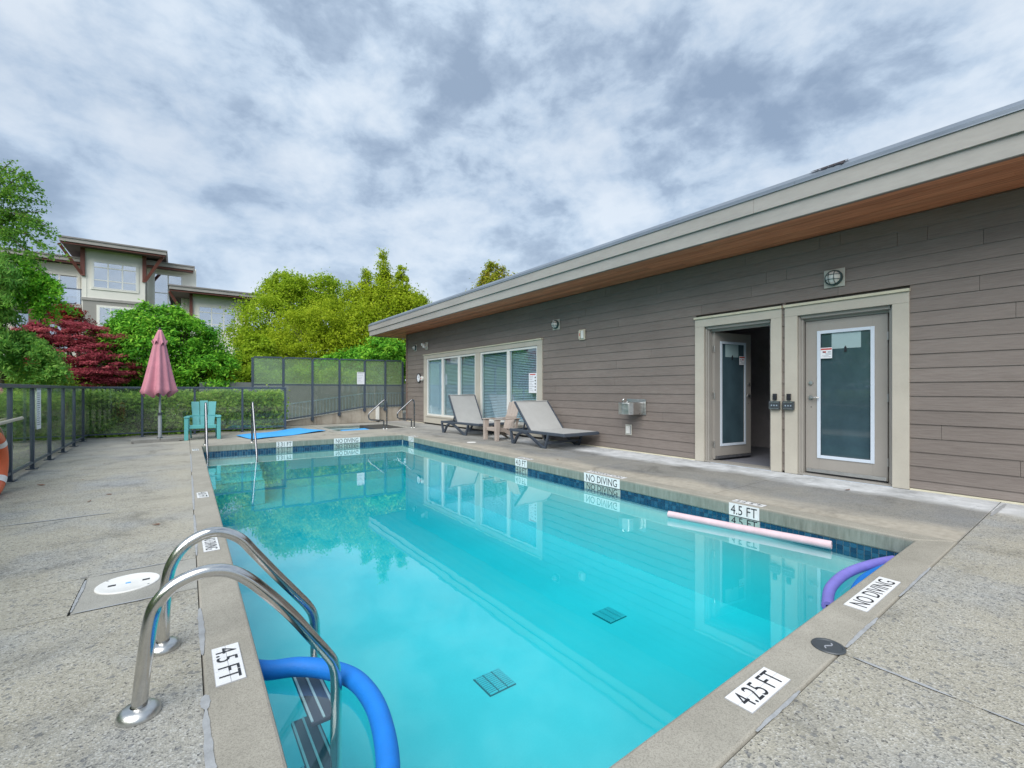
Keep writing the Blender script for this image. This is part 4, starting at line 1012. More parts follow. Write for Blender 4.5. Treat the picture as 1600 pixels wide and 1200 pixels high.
# ring buoy and rescue pole on the left fence
rb = empty('ring_buoy', (-1.645, 7.40, .36), 'orange ring buoy with rope hanging on the left fence, cut by the frame edge', 'ring buoy')
n = 40; P = [(0, .31 * math.cos(2 * math.pi * k / n), .31 * math.sin(2 * math.pi * k / n)) for k in range(n)]
MB().tube(P, .062, 18, closed=True).build('ring', 'buoy_orange', rb, smooth=60)
for q in range(4):
    a = q * math.pi / 2 + .78; k = [(0, .31 * math.cos(a + e), .31 * math.sin(a + e)) for e in (-.14, 0, .14)]
    MB().tube(k, .066, 18, cap=False).build('band', 'marker_white', rb, smooth=60)
rp_ = []
for i in range(60):
    a = 2 * math.pi * i / 60; r_ = .385 + .03 * abs(math.sin(2 * (a - .78))); rp_.append((.03, r_ * math.cos(a), r_ * math.sin(a)))
MB().tube(rp_, .0075, 8, closed=True).build('rope', 'rope', rb, smooth=60)
MB().beam((-.035, 0, .30), (-.075, 0, .34), .02, .05).build('hook', 'fence_metal', rb)
rpo = MB().tube([(-1.685, 3.6, .70), (-1.685, 8.78, .80)], .022, 14).build('rescue_pole', 'pole_wood', smooth=50); tag(rpo, 'long pale rescue pole held level along the left fence above the ring buoy', 'pole')

# ================================================================== UMBRELLA
um = empty('closed_umbrella', (-.33, 13.05, 0), 'closed faded pink umbrella on a grey pole in front of the far glass fence', 'umbrella')
MB().tube([(0, 0, .03), (0, 0, .64)], .036, 18).build('lower_pole', 'pole_grey', um, smooth=50)
MB().tube([(0, 0, .62), (0, 0, 2.52)], .022, 16).build('pole', 'pole_grey', um, smooth=50)
MB().tube([(0, 0, .60), (0, 0, .66)], .044, 18).build('collar', 'dark_box', um, smooth=50)
def folds(prof, nf, seed, amp, sx=1., nseg=96, skew=0.):
    r_ = random.Random(seed); ph = [r_.uniform(0, 6.28) for _ in range(4)]; vs = []; fs = []; m = len(prof)
    for i, (z, r) in enumerate(prof):
        f = 1 - i / (m - 1)
        for k in range(nseg):
            a = 2 * math.pi * k / nseg
            w_ = math.cos(nf * a + ph[0] + .25 * math.sin(z * 3)) * .62 + .38 * math.cos((nf - 3) * a + ph[1] + z)
            rr2 = r * (1 + 1.25 * amp * w_ * (.35 + .65 * f)); zz = z + (.05 * math.cos(nf * a + ph[0]) + .035 * math.sin(2 * a + ph[2]) if i == 0 else 0)
            vs.append((rr2 * math.cos(a) * sx + skew * (2.5 - z) * -.02, rr2 * math.sin(a), zz))
    for i in range(m - 1):
        for k in range(nseg): fs.append((i * nseg + k, i * nseg + (k + 1) % nseg, (i + 1) * nseg + (k + 1) % nseg, (i + 1) * nseg + k))
    return vs, fs
vs_, fs_ = folds([(1.08, .315), (1.20, .295), (1.40, .255), (1.65, .212), (1.90, .168), (2.12, .130), (2.28, .100), (2.32, .085)], 9, 4, .20, 1.0, skew=1)
cn = MB().add(vs_, fs_).build('canopy', 'pink_cloth', um, smooth=75); sd = cn.modifiers.new('thick', 'SOLIDIFY'); sd.thickness = .003
vs_, fs_ = folds([(2.235, .135), (2.32, .108), (2.42, .078), (2.50, .05), (2.545, .032), (2.55, .005)], 8, 9, .14, skew=1)
MB().add(vs_, fs_).build('vent', 'pink_cloth', um, smooth=75)
MB().lathe([(.0, .06), (.016, .05), (.026, .03), (.022, .01), (.03, 0)], (0, 0, 2.545), 16).build('finial', 'ink', um, smooth=40)
for i in range(8):
    a = i * math.pi / 4 + .3; MB().tube([(.03 * math.cos(a), .03 * math.sin(a), 2.2), (.12 * math.cos(a), .12 * math.sin(a), 1.12)], .006, 6).build('rib', 'pole_grey', um)
bs = MB(); bs.beam((-.50, -.02, .045), (-.0, -.0, .045), .34, .06); bs.build('base_slab', 'base_stone', um, bevel=.008)
bs = MB(); bs.beam((.004, -.0, .045), (.42, .03, .045), .34, .06); bs.build('base_slab', 'base_stone', um, bevel=.008)
MB().beam((-.45, -.165, .015), (.36, -.15, .015), .05, .028).build('base_foot', 'base_stone', um)
MB().lathe([(.0, .10), (.045, .10), (.06, .072), (.09, .072), (.09, .07)], n=20).build('socket', 'dark_box', um, smooth=40)

# ================================================================== ADIRONDACK CHAIRS
def adirondack(loc, rz, mat, label, nb=5, w=.74, h=.92, cat='chair', seat_z=.36, arm_z=.555, backw=1.):
    """faces local -Y"""
    c = empty('adirondack_chair', loc, label, cat, rz=rz)
    hw = w / 2 - .08
    ns = 6
    for i in range(ns):                                    # seat slats
        y = -.22 + i * .088; z = seat_z - .012 * i - (0 if i else .015)
        MB().box(-hw + .02, hw - .02, y, y + .082, z - .018, z).build('seat_slat', mat, c, bevel=.006)
    MB().box(-hw + .02, hw - .02, -.235, -.215, seat_z - .09, seat_z - .006).build('front_apron', mat, c, bevel=.006)
    tot = (2 * hw - .02) * backw; sw = tot / nb; tilt = .33
    for i in range(nb):                                    # back slats fan out slightly, rounded top
        xc = -tot / 2 + sw * (i + .5); fan = xc * .22; top = h - .02 - .22 * (xc / tot) ** 2
        z0 = seat_z - .10; y0 = .24; y1 = y0 + (top - z0) * tilt
        hw0, hw1 = sw / 2 - .004, sw / 2 * 1.2 - .003
        a = [(xc - hw0, y0, z0), (xc + hw0, y0, z0), (xc + hw0, y0 + .02, z0), (xc - hw0, y0 + .02, z0)]
        b2 = [(xc + fan - hw1, y1, top), (xc + fan + hw1, y1, top), (xc + fan + hw1, y1 + .02, top), (xc + fan - hw1, y1 + .02, top)]
        MB().hexa(a + b2).build('back_slat', mat, c, bevel=.007)
    MB().box(-hw, hw, .33, .35, .50, .56).build('back_rail', mat, c, bevel=.004)
    for s in (-1, 1):
        x = s * (hw + .022)
        # front leg: broad board, wider at the top
        MB().prism([(-.27, 0), (-.19, 0), (-.15, arm_z - .02), (-.28, arm_z - .02)], x - .024 - (.03 if s < 0 else .0), x + .024 + (.03 if s > 0 else .0), 'X').build('leg', mat, c, bevel=.006)
        MB().prism([(.36, 0), (.43, 0), (.06, seat_z - .03), (-.20, seat_z - .02), (-.20, seat_z - .09), (.02, seat_z - .12)], x - s * .046 - .015, x - s * .046 + .015, 'X').build('leg', mat, c, bevel=.004)
        MB().prism([(.28, .20), (.34, .20), (.42, arm_z - .02), (.34, arm_z - .02)], x - .014, x + .014, 'X').build('arm_support', mat, c, bevel=.004)
        xa = s * (hw + .03)
        MB().prism([(xa - .055, -.30), (xa + .055, -.30), (xa + .06, -.1), (xa + .035, .44), (xa - .035, .44), (xa - .05, -.1)], arm_z - .018, arm_z + .004, 'Z').build('arm', mat, c, bevel=.008)
    return c
adirondack((.49, 13.15, 0), R(-4), 'teal_plastic', 'turquoise plastic adirondack chair between the umbrella and the pool rails', nb=3, w=.72, h=.93, seat_z=.355, arm_z=.545, backw=.80)
adirondack((6.10, 8.74, 0), R(-90), 'tan_plastic', 'tan plastic adirondack chair half hidden between the two loungers', nb=4, w=.56, h=.93, seat_z=.31, arm_z=.50)

# ================================================================== LOUNGERS (head at +Y, foot at -Y, near side at -X)
def lounger(loc, rz, label, L0=.95, L1=-.78, W=.90, back_ang=50, hinge=.25, backlen=.80):
    c = empty('sun_lounger', loc, label, 'lounger', 'grey sun loungers by the building wall', rz)
    zt2 = .325; hw = W / 2; m = 'lounger_frame'
    for s in (-1, 1):
        x = s * (hw - .022)
        MB().beam((x, L0, zt2 - .028), (x, L1, zt2 - .02), .042, .058).build('side_rail', m, c, bevel=.008)
        # arch: rises from the head leg, runs under the rail, falls to the middle leg
        arch = spline([(x, .80, .012), (x, .735, .10), (x, .655, .205), (x, .53, .262), (x, .38, .258), (x, .20, .19), (x, -.02, .085), (x, -.165, .012)], 5)
        w_ = [.045] * len(arch)
        mb = MB()
        for p, q in zip(arch[:-1], arch[1:]): mb.beam(p - (q - p) * .15, q + (q - p) * .15, .046, .050, (1, 0, 0))
        mb.build('leg_arch', m, c)
        MB().hexa([(x - .024, .90, .295), (x + .024, .90, .295), (x + .024, .95, .295), (x - .024, .95, .295), (x - .024, .90, .30), (x + .024, .90, .30), (x + .024, .95, .30), (x - .024, .95, .30)])
        mb = MB(); mb.beam((x, .925, .30), (x, .845, .0), .046, .052, (1, 0, 0)); mb.beam((x, .85, .024), (x, .78, .024), .046, .046); mb.build('leg', m, c, bevel=.006)
        mb = MB(); mb.beam((x, -.345, .30), (x, -.235, .0), .046, .052, (1, 0, 0)); mb.beam((x, -.235, .024), (x, -.155, .024), .046, .046); mb.build('leg', m, c, bevel=.006)
    MB().box(-hw, hw, L1 - .03, L1 + .02, zt2 - .055, zt2 + .004).build('foot_rail', m, c, bevel=.012)
    MB().box(-hw + .05, hw - .05, L0 - .05, L0, zt2 - .055, zt2 - .005).build('head_rail', m, c, bevel=.008)
    MB().beam((-hw + .03, -.3, .12), (hw - .03, -.3, .12), .03, .04).build('cross_bar', m, c)
    # seat sling, sagging a little
    def sheet(P0, P1, nrm, nm, sag=.02, n=10, mm=8):
        P0, P1, nrm = Vector(P0), Vector(P1), Vector(nrm); vs = []; fs = []; ww = hw - .04
        for side in (0, 1):
            for i in range(n + 1):
                for j in range(mm + 1):
                    u, v = i / n, j / mm * 2 - 1
                    p = P0.lerp(P1, u); vs.append(tuple(Vector((v * ww, p.y, p.z)) - nrm * (sag * (1 - v * v) * math.sin(math.pi * min(1, max(0, u)) ) + .006 * side)))
        k = (n + 1) * (mm + 1)
        for i in range(n):
            for j in range(mm):
                a = i * (mm + 1) + j; fs += [(a, a + 1, a + mm + 2, a + mm + 1), (k + a, k + a + mm + 1, k + a + mm + 2, k + a + 1)]
        for i in range(n):
            for j in (0, mm): a = i * (mm + 1) + j; fs.append((a, a + mm + 1, k + a + mm + 1, k + a))
        for i in (0, n):
            for j in range(mm): a = i * (mm + 1) + j; fs.append((a, k + a, k + a + 1, a + 1))
        MB().add(vs, fs).build(nm, 'lounger_sling', c, smooth=50)
    sheet((0, L1 + .02, zt2 + .012), (0, hinge, zt2 + .010), (0, 0, 1), 'seat_sling')
    a = R(back_ang); tip = Vector((0, hinge + backlen * math.cos(a), zt2 + .01 + backlen * math.sin(a))); hp = Vector((0, hinge, zt2 + .01)); nn = Vector((0, -math.sin(a), math.cos(a)))
    sheet(hp, tip, nn, 'back_sling', .025)
    for s in (-1, 1):
        x = s * (hw - .025); MB().beam((x, hp.y, hp.z - .012), (x, tip.y, tip.z - .012), .030, .045, nn).build('back_frame', m, c, bevel=.006)
    MB().beam((-hw + .02, tip.y, tip.z - .008), (hw - .02, tip.y, tip.z - .008), .045, .03).build('back_top', 'lounger_sling', c, bevel=.01)
    mb = MB(); pb = hp.lerp(tip, .42)
    for s in (-1, 1): mb.beam((s * (hw - .10), pb.y + .01, pb.z - .03), (s * (hw - .10), pb.y + .12, zt2 - .04), .025, .025)
    mb.beam((-hw + .10, pb.y + .12, zt2 - .04), (hw - .10, pb.y + .12, zt2 - .04), .025, .025); mb.build('back_prop', m, c)
    return c
lounger((6.385, 7.10, 0), R(0), 'grey sun lounger with raised pale sling back, the one nearer the drinking fountain', W=.98, back_ang=48)
lounger((6.36, 10.28, 0), R(4), 'grey sun lounger with raised pale sling back, the one nearer the spa', W=.90, back_ang=62, hinge=.20)

# ================================================================== WALL FITTINGS
def bulkhead(y, z, label, r=.088):
    l = empty('wall_lamp', (6.944, y, z), label, 'lamp', 'round caged lamps on the siding')
    MB().box(-.012, .0, -.118, .118, -.118, .118).build('back_plate', 'lamp_plate', l, bevel=.004)
    MB().lathe([(r * 1.13, -.012), (r * 1.15, -.045), (r * 1.06, -.06), (r * .94, -.062), (r * .94, -.05)], n=36, axis='X').build('bezel', 'lamp_green', l, smooth=40)
    MB().lathe([(r * .95, -.05), (r * .90, -.075), (r * .72, -.105), (r * .40, -.125), (0, -.132)], n=32, axis='X').build('lens', 'vinyl_white', l, smooth=60)
    for d_ in (-.35, .35):
        yy = d_ * r
        pts = []; 
        for i in range(9):
            t_ = -1 + 2 * i / 8; e = math.sqrt(max(0, 1 - d_ * d_)) * t_ * r
            dep = -.06 - .078 * math.sqrt(max(0, 1 - min(1, (e * e + yy * yy) / (r * r)) ))
            pts.append((dep, yy, e))
        MB().tube(pts, .004, 6).build('guard', 'lamp_green', l); MB().tube([(p[0] - .001, p[2], p[1]) for p in pts], .004, 6).build('guard', 'lamp_green', l)
    return l
bulkhead(2.235, 2.648, 'round caged wall lamp above the closed door')
bulkhead(7.66, 2.668, 'round caged wall lamp on the siding between window and open door')
bulkhead(15.25, 2.70, 'round caged wall lamp by the far corner of the building')
fl = empty('flood_light', (6.944, 14.30, 2.70), 'small twin headed security light above the window corner', 'lamp')
MB().box(-.035, 0, -.09, .09, -.13, .13).build('housing', 'lamp_plate', fl, bevel=.008)
for y, z in ((.10, .05), (-.03, -.03)):
    MB().lathe([(0, -.18), (.045, -.17), (.06, -.12), (.035, -.05), (.02, -.03)], (0, y, z), 18, 'X').build('head', 'vinyl_white', fl, smooth=40)
hn = empty('fire_horn', (6.944, 6.83, 2.355), 'small cream fire alarm horn on the siding', 'alarm')
MB().box(-.03, 0, -.085, .085, -.11, .11).build('back_box', 'horn_cream', hn, bevel=.006)
MB().box(-.055, -.031, -.065, .01, -.085, .085).build('strobe', 'vinyl_white', hn, bevel=.01)
MB().box(-.058, -.031, .022, .070, -.085, .085).build('horn_face', 'horn_cream', hn, bevel=.004)
MB().box(-.0585, -.0565, .025, .045, -.03, .03).build('red_mark', 'ink_red', hn)
ck = empty('wall_clock', (6.944, 14.93, 1.60), 'oval white wall clock with dark rim beside the window', 'clock')
MB().lathe([(.155, 0), (.165, -.03), (.15, -.05), (.135, -.045), (.135, -.03)], n=36, axis='X').build('rim', 'ink', ck, smooth=40)
MB().lathe([(0, -.035), (.136, -.034)], n=36, axis='X').build('face', 'paper', ck)
MB().beam((-.037, 0, 0), (-.037, .0, .09), .01, .002).build('hand', 'ink', ck); MB().beam((-.038, 0, 0), (-.038, -.055, .03), .012, .002).build('hand', 'ink', ck)
for k in range(12):
    a = k * math.pi / 6; MB().box(-.037, -.0355, .115 * math.cos(a) - .005, .115 * math.cos(a) + .005, .115 * math.sin(a) - .005, .115 * math.sin(a) + .005).build('hour_mark', 'ink', ck)
sb_ = empty('spa_switch', (6.944, 14.66, 1.58), 'small white round switch box right of the wall clock', 'switch')
MB().lathe([(0, -.07), (.07, -.065), (.085, -.04), (.085, 0)], n=24, axis='X').build('dome', 'vinyl_white', sb_, smooth=40); MB().lathe([(0, -.085), (.02, -.083), (.022, -.06)], n=14, axis='X').build('button', 'ink_red', sb_, smooth=40)
# drinking fountain
fo = empty('drinking_fountain', (6.944, 5.42, .86), 'stainless wall mounted drinking fountain on the siding', 'drinking fountain')
MB().box(-.012, 0, -.215, .22, -.145, .145).build('back_plate', 'stainless_dull', fo, bevel=.003)
pr_ = [(-.013, -.16), (-.013, .16), (-.30, .16), (-.38, .12), (-.42, .0), (-.38, -.12), (-.30, -.16)]
MB().prism(pr_, -.135, .085, 'Z').build('basin', 'stainless_dull', fo, bevel=.012)
MB().prism([(-.05, -.13), (-.05, .13), (-.29, .13), (-.35, .09), (-.38, 0), (-.35, -.09), (-.29, -.13)], .0855, .089, 'Z').build('bowl', 'stainless', fo)
MB().tube(spline([(-.31, .07, .085), (-.31, .07, .125), (-.295, .06, .145), (-.27, .05, .14)], 4), .012, 10).build('spout', 'chrome', fo, smooth=50)
MB().lathe([(0, .02), (.022, .018), (.024, 0)], (-.32, -.04, .088), 16).build('button', 'stainless_dull', fo, smooth=40)
ol = empty('outlet_box', (6.944, 5.60, .415), 'weathered outdoor outlet box on the siding under the fountain', 'outlet')
MB().box(-.02, 0, -.072, .072, -.10, .10).build('frame', 'lamp_plate', ol, bevel=.004); MB().box(-.045, -.0205, -.042, .042, -.07, .07).build('cover', 'vinyl_white', ol, bevel=.008)
MB().box(-.0225, -.0205, -.062, -.046, -.08, .08).build('shadow_gap', 'ink_grey', ol)
# keypads on the door trims
for y, la in ((2.960, 'dark access keypad on the trim between the doors, the one beside the open door'), (2.775, 'dark access keypad on the trim between the doors, the one beside the closed door')):
    k = empty('keypad', (6.922, y, .958), la, 'keypad', 'access keypads between the doors')
    MB().box(-.045, .002, -.072, .072, -.060, .060).build('housing', 'dark_box', k, bevel=.004)
    MB().box(-.0475, -.0455, -.060, .060, .042, .050).build('trim_line', 'stainless_dull', k); MB().box(-.0475, -.0455, -.060, .060, -.050, -.042).build('trim_line', 'stainless_dull', k)
    for i in range(3): MB().box(-.049, -.0455, -.045 + i * .034, -.03 + i * .034, -.012, .008).build('button', 'ramp_metal', k)
    MB().box(-.028, .002, -.026, .026, .078, .165).build('reader', 'black_plastic', k, bevel=.004)
ve = MB(); ve.box(5.87, 5.97, 16.27, 16.395, .05, .57); o = ve.build('white_pipe', 'vinyl_white'); tag(o, 'short white downpipe against the concrete wall near the building corner', 'pipe')

# ================================================================== APARTMENT BLOCK (far)
apt = empty('apartment_block', (-2, 39, 0), 'pale apartment block with dark red timber brackets and flat overhanging roofs', 'building')
def ap(mb, nm, mat, par=None, **k): return mb.build(nm, mat, par or apt, world=True, **k)
def apt_window(x0, x1, z0, z1, Y, cols, rows, blind=None, trim=.12):
    mb = MB()
    for a in ((x0 - trim, x1 + trim, z1, z1 + trim), (x0 - trim, x1 + trim, z0 - trim, z0), (x0 - trim, x0, z0, z1), (x1, x1 + trim, z0, z1)): mb.box(a[0], a[1], Y - .05, Y - .002, a[2], a[3])
    w = ap(mb, 'window', 'apt_cream'); WPOS[w.name] = Vector()
    xs = [x0 + (x1 - x0) * i / cols for i in range(cols + 1)]; zs = rows
    mb = MB()
    for x in xs: mb.box(x - .035, x + .035, Y - .06, Y - .012, z0, z1)
    for z in [z0] + [z0 + (z1 - z0) * r for r in zs] + [z1]: mb.box(x0, x1, Y - .055, Y - .014, z - .03, z + .03)
    mb.build('frame', 'vinyl_white', w, world=True)
    MB().box(x0, x1, Y - .030, Y - .026, z0, z1).build('pane', 'apt_glass', w, world=True)
    zz = [z0] + [z0 + (z1 - z0) * r for r in zs] + [z1]
    for i in range(cols):
        if blind and i in blind: MB().box(xs[i] + .04, xs[i + 1] - .04, Y - .018, Y - .015, zz[1] if len(zz) > 2 else z0, z1 - .03).build('blind', 'apt_blind', w, world=True)
    MB().box(x0, x1, Y - .012, Y - .004, z0, z1).build('dark_room', 'apt_interior', w, world=True)
def X_(px, py, Y): p = on_y(px, py, Y); return p.x, p.z
def apt_roof(x0, x1, y0, y1, z, th=.20):
    MBx = MB(); MBx.box(x0, x1, y0, y1, z, z + th); ap(MBx, 'roof', 'fascia_paint')
    mb = MB(); mb.box(x0 - .05, x1 + .05, y0 - .05, y1 + .05, z + th + .002, z + th + .09); ap(mb, 'roof_edge', 'apt_roof')
    mb = MB(); mb.box(x0 + .03, x1 - .03, y0 + .03, y1 - .03, z - .02, z - .003); ap(mb, 'soffit', 'apt_soffit')
    mb = MB(); mb.box(x0 + .05, x1 - .05, y0 + .08, y0 + .16, z - .11, z - .022); ap(mb, 'beam', 'apt_brown')
YB = 38.
# main bay
mb = MB(); mb.box(-4.74, -1.72, YB, 46, -.2, 10.0); ap(mb, 'wall', 'apt_cream')
x0, z0 = X_(92, 367, 36.9); x1, _ = X_(260, 392, 36.9)
apt_roof(x0, x1, 36.9, 45, 9.93)
for x in (-4.70, -1.76):
    mb = MB(); mb.box(x - .10, x + .10, YB - .14, YB - .003, 8.2, 9.90); ap(mb, 'post', 'apt_brown')
    s = -1 if x < -3 else 1
    mb = MB(); mb.beam((x + s * .05, YB - .08, 8.30), (x + s * .95, YB - .7, 9.85), .16, .14, (0, 1, 0)); ap(mb, 'brace', 'apt_brown')
apt_window(-4.22, -2.16, 7.55, 9.15, YB, 3, (.30, .80), blind=(0,))
mb = MB(); mb.box(-4.78, -1.66, YB - .08, YB - .003, 6.72, 6.88); ap(mb, 'belt_course', 'fascia_paint')
mb = MB(); mb.box(-4.70, -1.76, YB - .03, YB - .004, .5, 6.70); ap(mb, 'lower_siding', 'apt_grey')
apt_window(-3.95, -2.3, 4.9, 6.35, YB - .03, 3, (.25,))
for i in range(6):
    mb = MB(); xx = -4.55 + i * .56; 
    if xx < -4.3 or xx > -2.0: mb.box(xx - .02, xx + .02, YB - .02, YB - .004, 6.9, 9.9); ap(mb, 'batten', 'apt_cream')
# left recessed wing with balcony
YL = 40.
mb = MB(); mb.box(-16, -4.76, YL, 46, -.2, 9.2); ap(mb, 'wall', 'apt_cream')
apt_roof(-17, -4.5, 39.2, 46.5, 8.98 + .3)
apt_window(-10.6, -9.2, 7.2, 8.6, YL, 1, (.3,)); apt_window(-7.7, -5.2, 6.6, 8.45, YL, 3, (.99,), blind=(0, 1))
mb = MB(); mb.box(-8.6, -4.80, 38.3, YL - .002, 6.25, 6.45); ap(mb, 'balcony_floor', 'fascia_paint')
mb = MB(); mb.box(-8.6, -4.80, 38.32, 38.35, 6.50, 7.35); ap(mb, 'balcony_glass', 'apt_glass')
mb = MB(); mb.box(-8.62, -4.79, 38.30, 38.37, 7.36, 7.42)
for x in (-8.6, -7.3, -6.05, -4.83): mb.box(x - .02, x + .02, 38.31, 38.36, 6.46, 7.36)
ap(mb, 'balcony_rail', 'fence_metal')
for x in (-8.4, -6.9): 
    mb = MB(); mb.box(x - .2, x + .2, 38.4, 38.8, -.1, 6.24); ap(mb, 'column', 'apt_brown')
apt_window(-8.0, -5.2, 3.8, 5.9, YL, 3, (.99,))
# right wing
YR2 = 39.2
mb = MB(); mb.box(-1.70, 1.05, YR2, 46, -.2, 9.75); ap(mb, 'wall', 'apt_cream')
x1, _ = X_(303, 422, 38.2); apt_roof(-1.69, x1, 38.2, 45.5, 9.45)
xa, za = X_(241, 430, YR2); xb, _ = X_(284, 434, YR2); apt_window(xa, xb, 6.9, 9.1, YR2, 2, (.42,))
mb = MB(); mb.box(-1.69, 1.05, YR2 - .06, YR2 - .003, 6.35, 6.5); ap(mb, 'belt_course', 'fascia_paint')
# right lower bay
YQ = 37.
xa, _ = X_(297, 480, YQ); xb, _ = X_(386, 480, YQ)
mb = MB(); mb.box(xa, xb, YQ, 44, -.2, 7.95); ap(mb, 'wall', 'apt_cream')
x0, z0 = X_(264, 447, 36.); x1, _ = X_(413, 463, 36.)
apt_roof(x0, x1, 36., 43.5, 7.62)
for x in (xa + .05, xb - .05):
    mb = MB(); mb.box(x - .09, x + .09, YQ - .13, YQ - .003, 5.4, 7.6); ap(mb, 'post', 'apt_brown')
mb = MB(); mb.beam((xa - .25, YQ - .1, 6.0), (xa - 1.1, YQ - .6, 7.5), .14, .14, (0, 1, 0)); ap(mb, 'brace', 'apt_brown')
wa, _ = X_(311, 480, YQ); wb, _ = X_(368, 484, YQ); apt_window(wa, wb, 5.15, 6.80, YQ, 3, (.3, .78))

# ================================================================== VEGETATION
RNG = np.random.default_rng(5)
def leaf_mesh(name, C, size, mat, up=.5, out=None, droop=0., aspect=1.7, jitter=.55):
    """diamond leaves (two triangles each, slightly folded) centred on C (n,3)"""
    n = len(C); nr = RNG.normal(size=(n, 3)); 
    if out is not None: nr = nr * .75 + out * .7
    nr[:, 2] += up; nr /= np.linalg.norm(nr, axis=1)[:, None] + 1e-9
    t = RNG.normal(size=(n, 3)); t[:, 2] -= droop; t -= nr * (t * nr).sum(1)[:, None]; t /= np.linalg.norm(t, axis=1)[:, None] + 1e-9
    s = np.cross(nr, t); L = size * (1 + jitter * RNG.uniform(-1, 1, n))[:, None]; W = L / aspect
    V = np.stack([C - t * L * .5, C + s * W * .5 + nr * L * .07, C + t * L * .5, C - s * W * .5 + nr * L * .07], 1).reshape(-1, 3)
    F = np.arange(4 * n, dtype=np.int32)
    me = bpy.data.meshes.new(name); me.vertices.add(4 * n); me.vertices.foreach_set('co', V.astype(np.float32).ravel())
    me.loops.add(4 * n); me.loops.foreach_set('vertex_index', F); me.polygons.add(n)
    me.polygons.foreach_set('loop_start', np.arange(0, 4 * n, 4, dtype=np.int32)); me.polygons.foreach_set('loop_total', np.full(n, 4, dtype=np.int32))
    me.update(); me.materials.append(M[mat]); return me
def clump_points(blobs, n, nclump, spread, flat=.7, shell=.72):
    """leaf centres gathered in clumps spread through the outer part of each blob"""
    vol = np.array([(b[3] * b[4] * b[5]) ** .55 for b in blobs]); vol /= vol.sum(); P = []; O = []
    for b, v in zip(blobs, vol):
        k = max(26, int(nclump * v)); d = RNG.normal(size=(k, 3)); d /= np.linalg.norm(d, axis=1)[:, None]
        r = RNG.uniform(shell, 1.02, k)[:, None] ** .8; rad = np.array(b[3:6]); cen = np.array(b[:3])
        cc = cen + d * r * rad; m = int(n * v / k) + 1; cs = RNG.uniform(.6, 1.35, k)
        rr = max(min(rad) * spread, .10)
        pts = cc[:, None, :] + RNG.normal(size=(k, m, 3)) * np.array([rr, rr, rr * flat]) * cs[:, None, None]
        P.append(pts.reshape(-1, 3)); O.append(np.repeat(d, m, 0))
    return np.concatenate(P), np.concatenate(O)
def limb(mb, pts, r0, r1, n=8):
    q = spline(pts, 4); mb.tube(q, [r0 + (r1 - r0) * i / (len(q) - 1) for i in range(len(q))], n)
def tree(name, label, cat, base, blobs, n, size, mat, nclump=160, spread=.22, flat=.7, up=.5, droop=0., aspect=1.7, trunk_r=.15, group=None, extra=None, zmin=None, shell=.72):
    base = Vector(base); t = empty(name, base, label, cat, group)
    mb = MB(); top = max(b[2] for b in blobs); c0_ = Vector((sum(b[0] for b in blobs) / len(blobs), sum(b[1] for b in blobs) / len(blobs), top))
    limb(mb, [base, base.lerp(c0_, .35) + Vector((.1, .05, 0)), base.lerp(c0_, .9)], trunk_r, trunk_r * .35)
    for b in blobs:
        s = base.lerp(c0_, RNG.uniform(.25, .55)); e = Vector(b[:3])
        limb(mb, [s, s.lerp(e, .5) + Vector((0, 0, .15)), e + Vector((0, 0, b[5] * .4))], trunk_r * .45, trunk_r * .12, 6)
        for _ in range(5):
            d = Vector(RNG.normal(size=3)); d.normalize(); d = Vector((d.x * b[3], d.y * b[4], abs(d.z) * b[5])) * .8
            limb(mb, [e, e + d * .5 + Vector((0, 0, .05)), e + d], trunk_r * .16, trunk_r * .05, 5)
    mb.build('trunk', 'bark', t, world=True, smooth=60)
    P, O = clump_points(blobs, n, nclump, spread, flat, shell)
    if extra is not None: P = np.concatenate([P, extra]); O = np.concatenate([O, RNG.normal(size=extra.shape) * .3])
    if zmin is not None: k = P[:, 2] > zmin; P = P[k]; O = O[k]
    put('crown', leaf_mesh('crown', P, size, mat, up, O, droop, aspect), t, world=True)
    return t
def B(px, py, rx, ry, d, depth=None):
    p = at(px, py, d); a = rx * d / FPX; c = ry * d / FPX; return (p.x, p.y, p.z, a, depth or a, c)
G0 = -.13
def foot(px, d): p = at(px, 609, d); return (p.x, p.y, G0)

# bright green mounded wisteria behind the umbrella
tree('mounded_shrub', 'big bright green mounded shrub behind the closed umbrella', 'shrub', foot(268, 16.5),
     [B(262, 562, 84, 72, 16.5, 1.7), B(205, 560, 52, 62, 16, 1.2), B(322, 592, 46, 46, 16.5, 1.2), B(248, 508, 50, 34, 16.5, 1.1), B(285, 532, 46, 38, 16.5, 1.1), B(185, 525, 30, 22, 16.3, .8)],
     64000, .115, 'leaf_green', nclump=640, spread=.12, flat=.6, up=.8, droop=.7, aspect=2.6, trunk_r=.12)
tree('red_maple', 'dark red japanese maple between the conifer and the green mound', 'tree', foot(120, 14.5),
     [B(120, 560, 62, 34, 14.5, 1.2), B(100, 520, 44, 20, 14.5, 1.), B(150, 530, 44, 18, 14.8, 1.), B(165, 575, 40, 26, 14.5, 1.), B(70, 525, 34, 16, 14.3, .8), B(125, 592, 70, 18, 14.3, 1.2)],
     50000, .085, 'leaf_red', nclump=420, spread=.16, flat=.28, up=1.1, aspect=3.0, trunk_r=.10)
tree('scarlet_maple', 'scarlet upper spray of a maple in front of the apartment balcony', 'tree', foot(100, 16.),
     [B(98, 488, 22, 13, 16, .5), B(112, 500, 22, 10, 16, .5)], 5200, .085, 'leaf_redtop', nclump=60, spread=.3, flat=.4, up=1., aspect=2.6, trunk_r=.05)
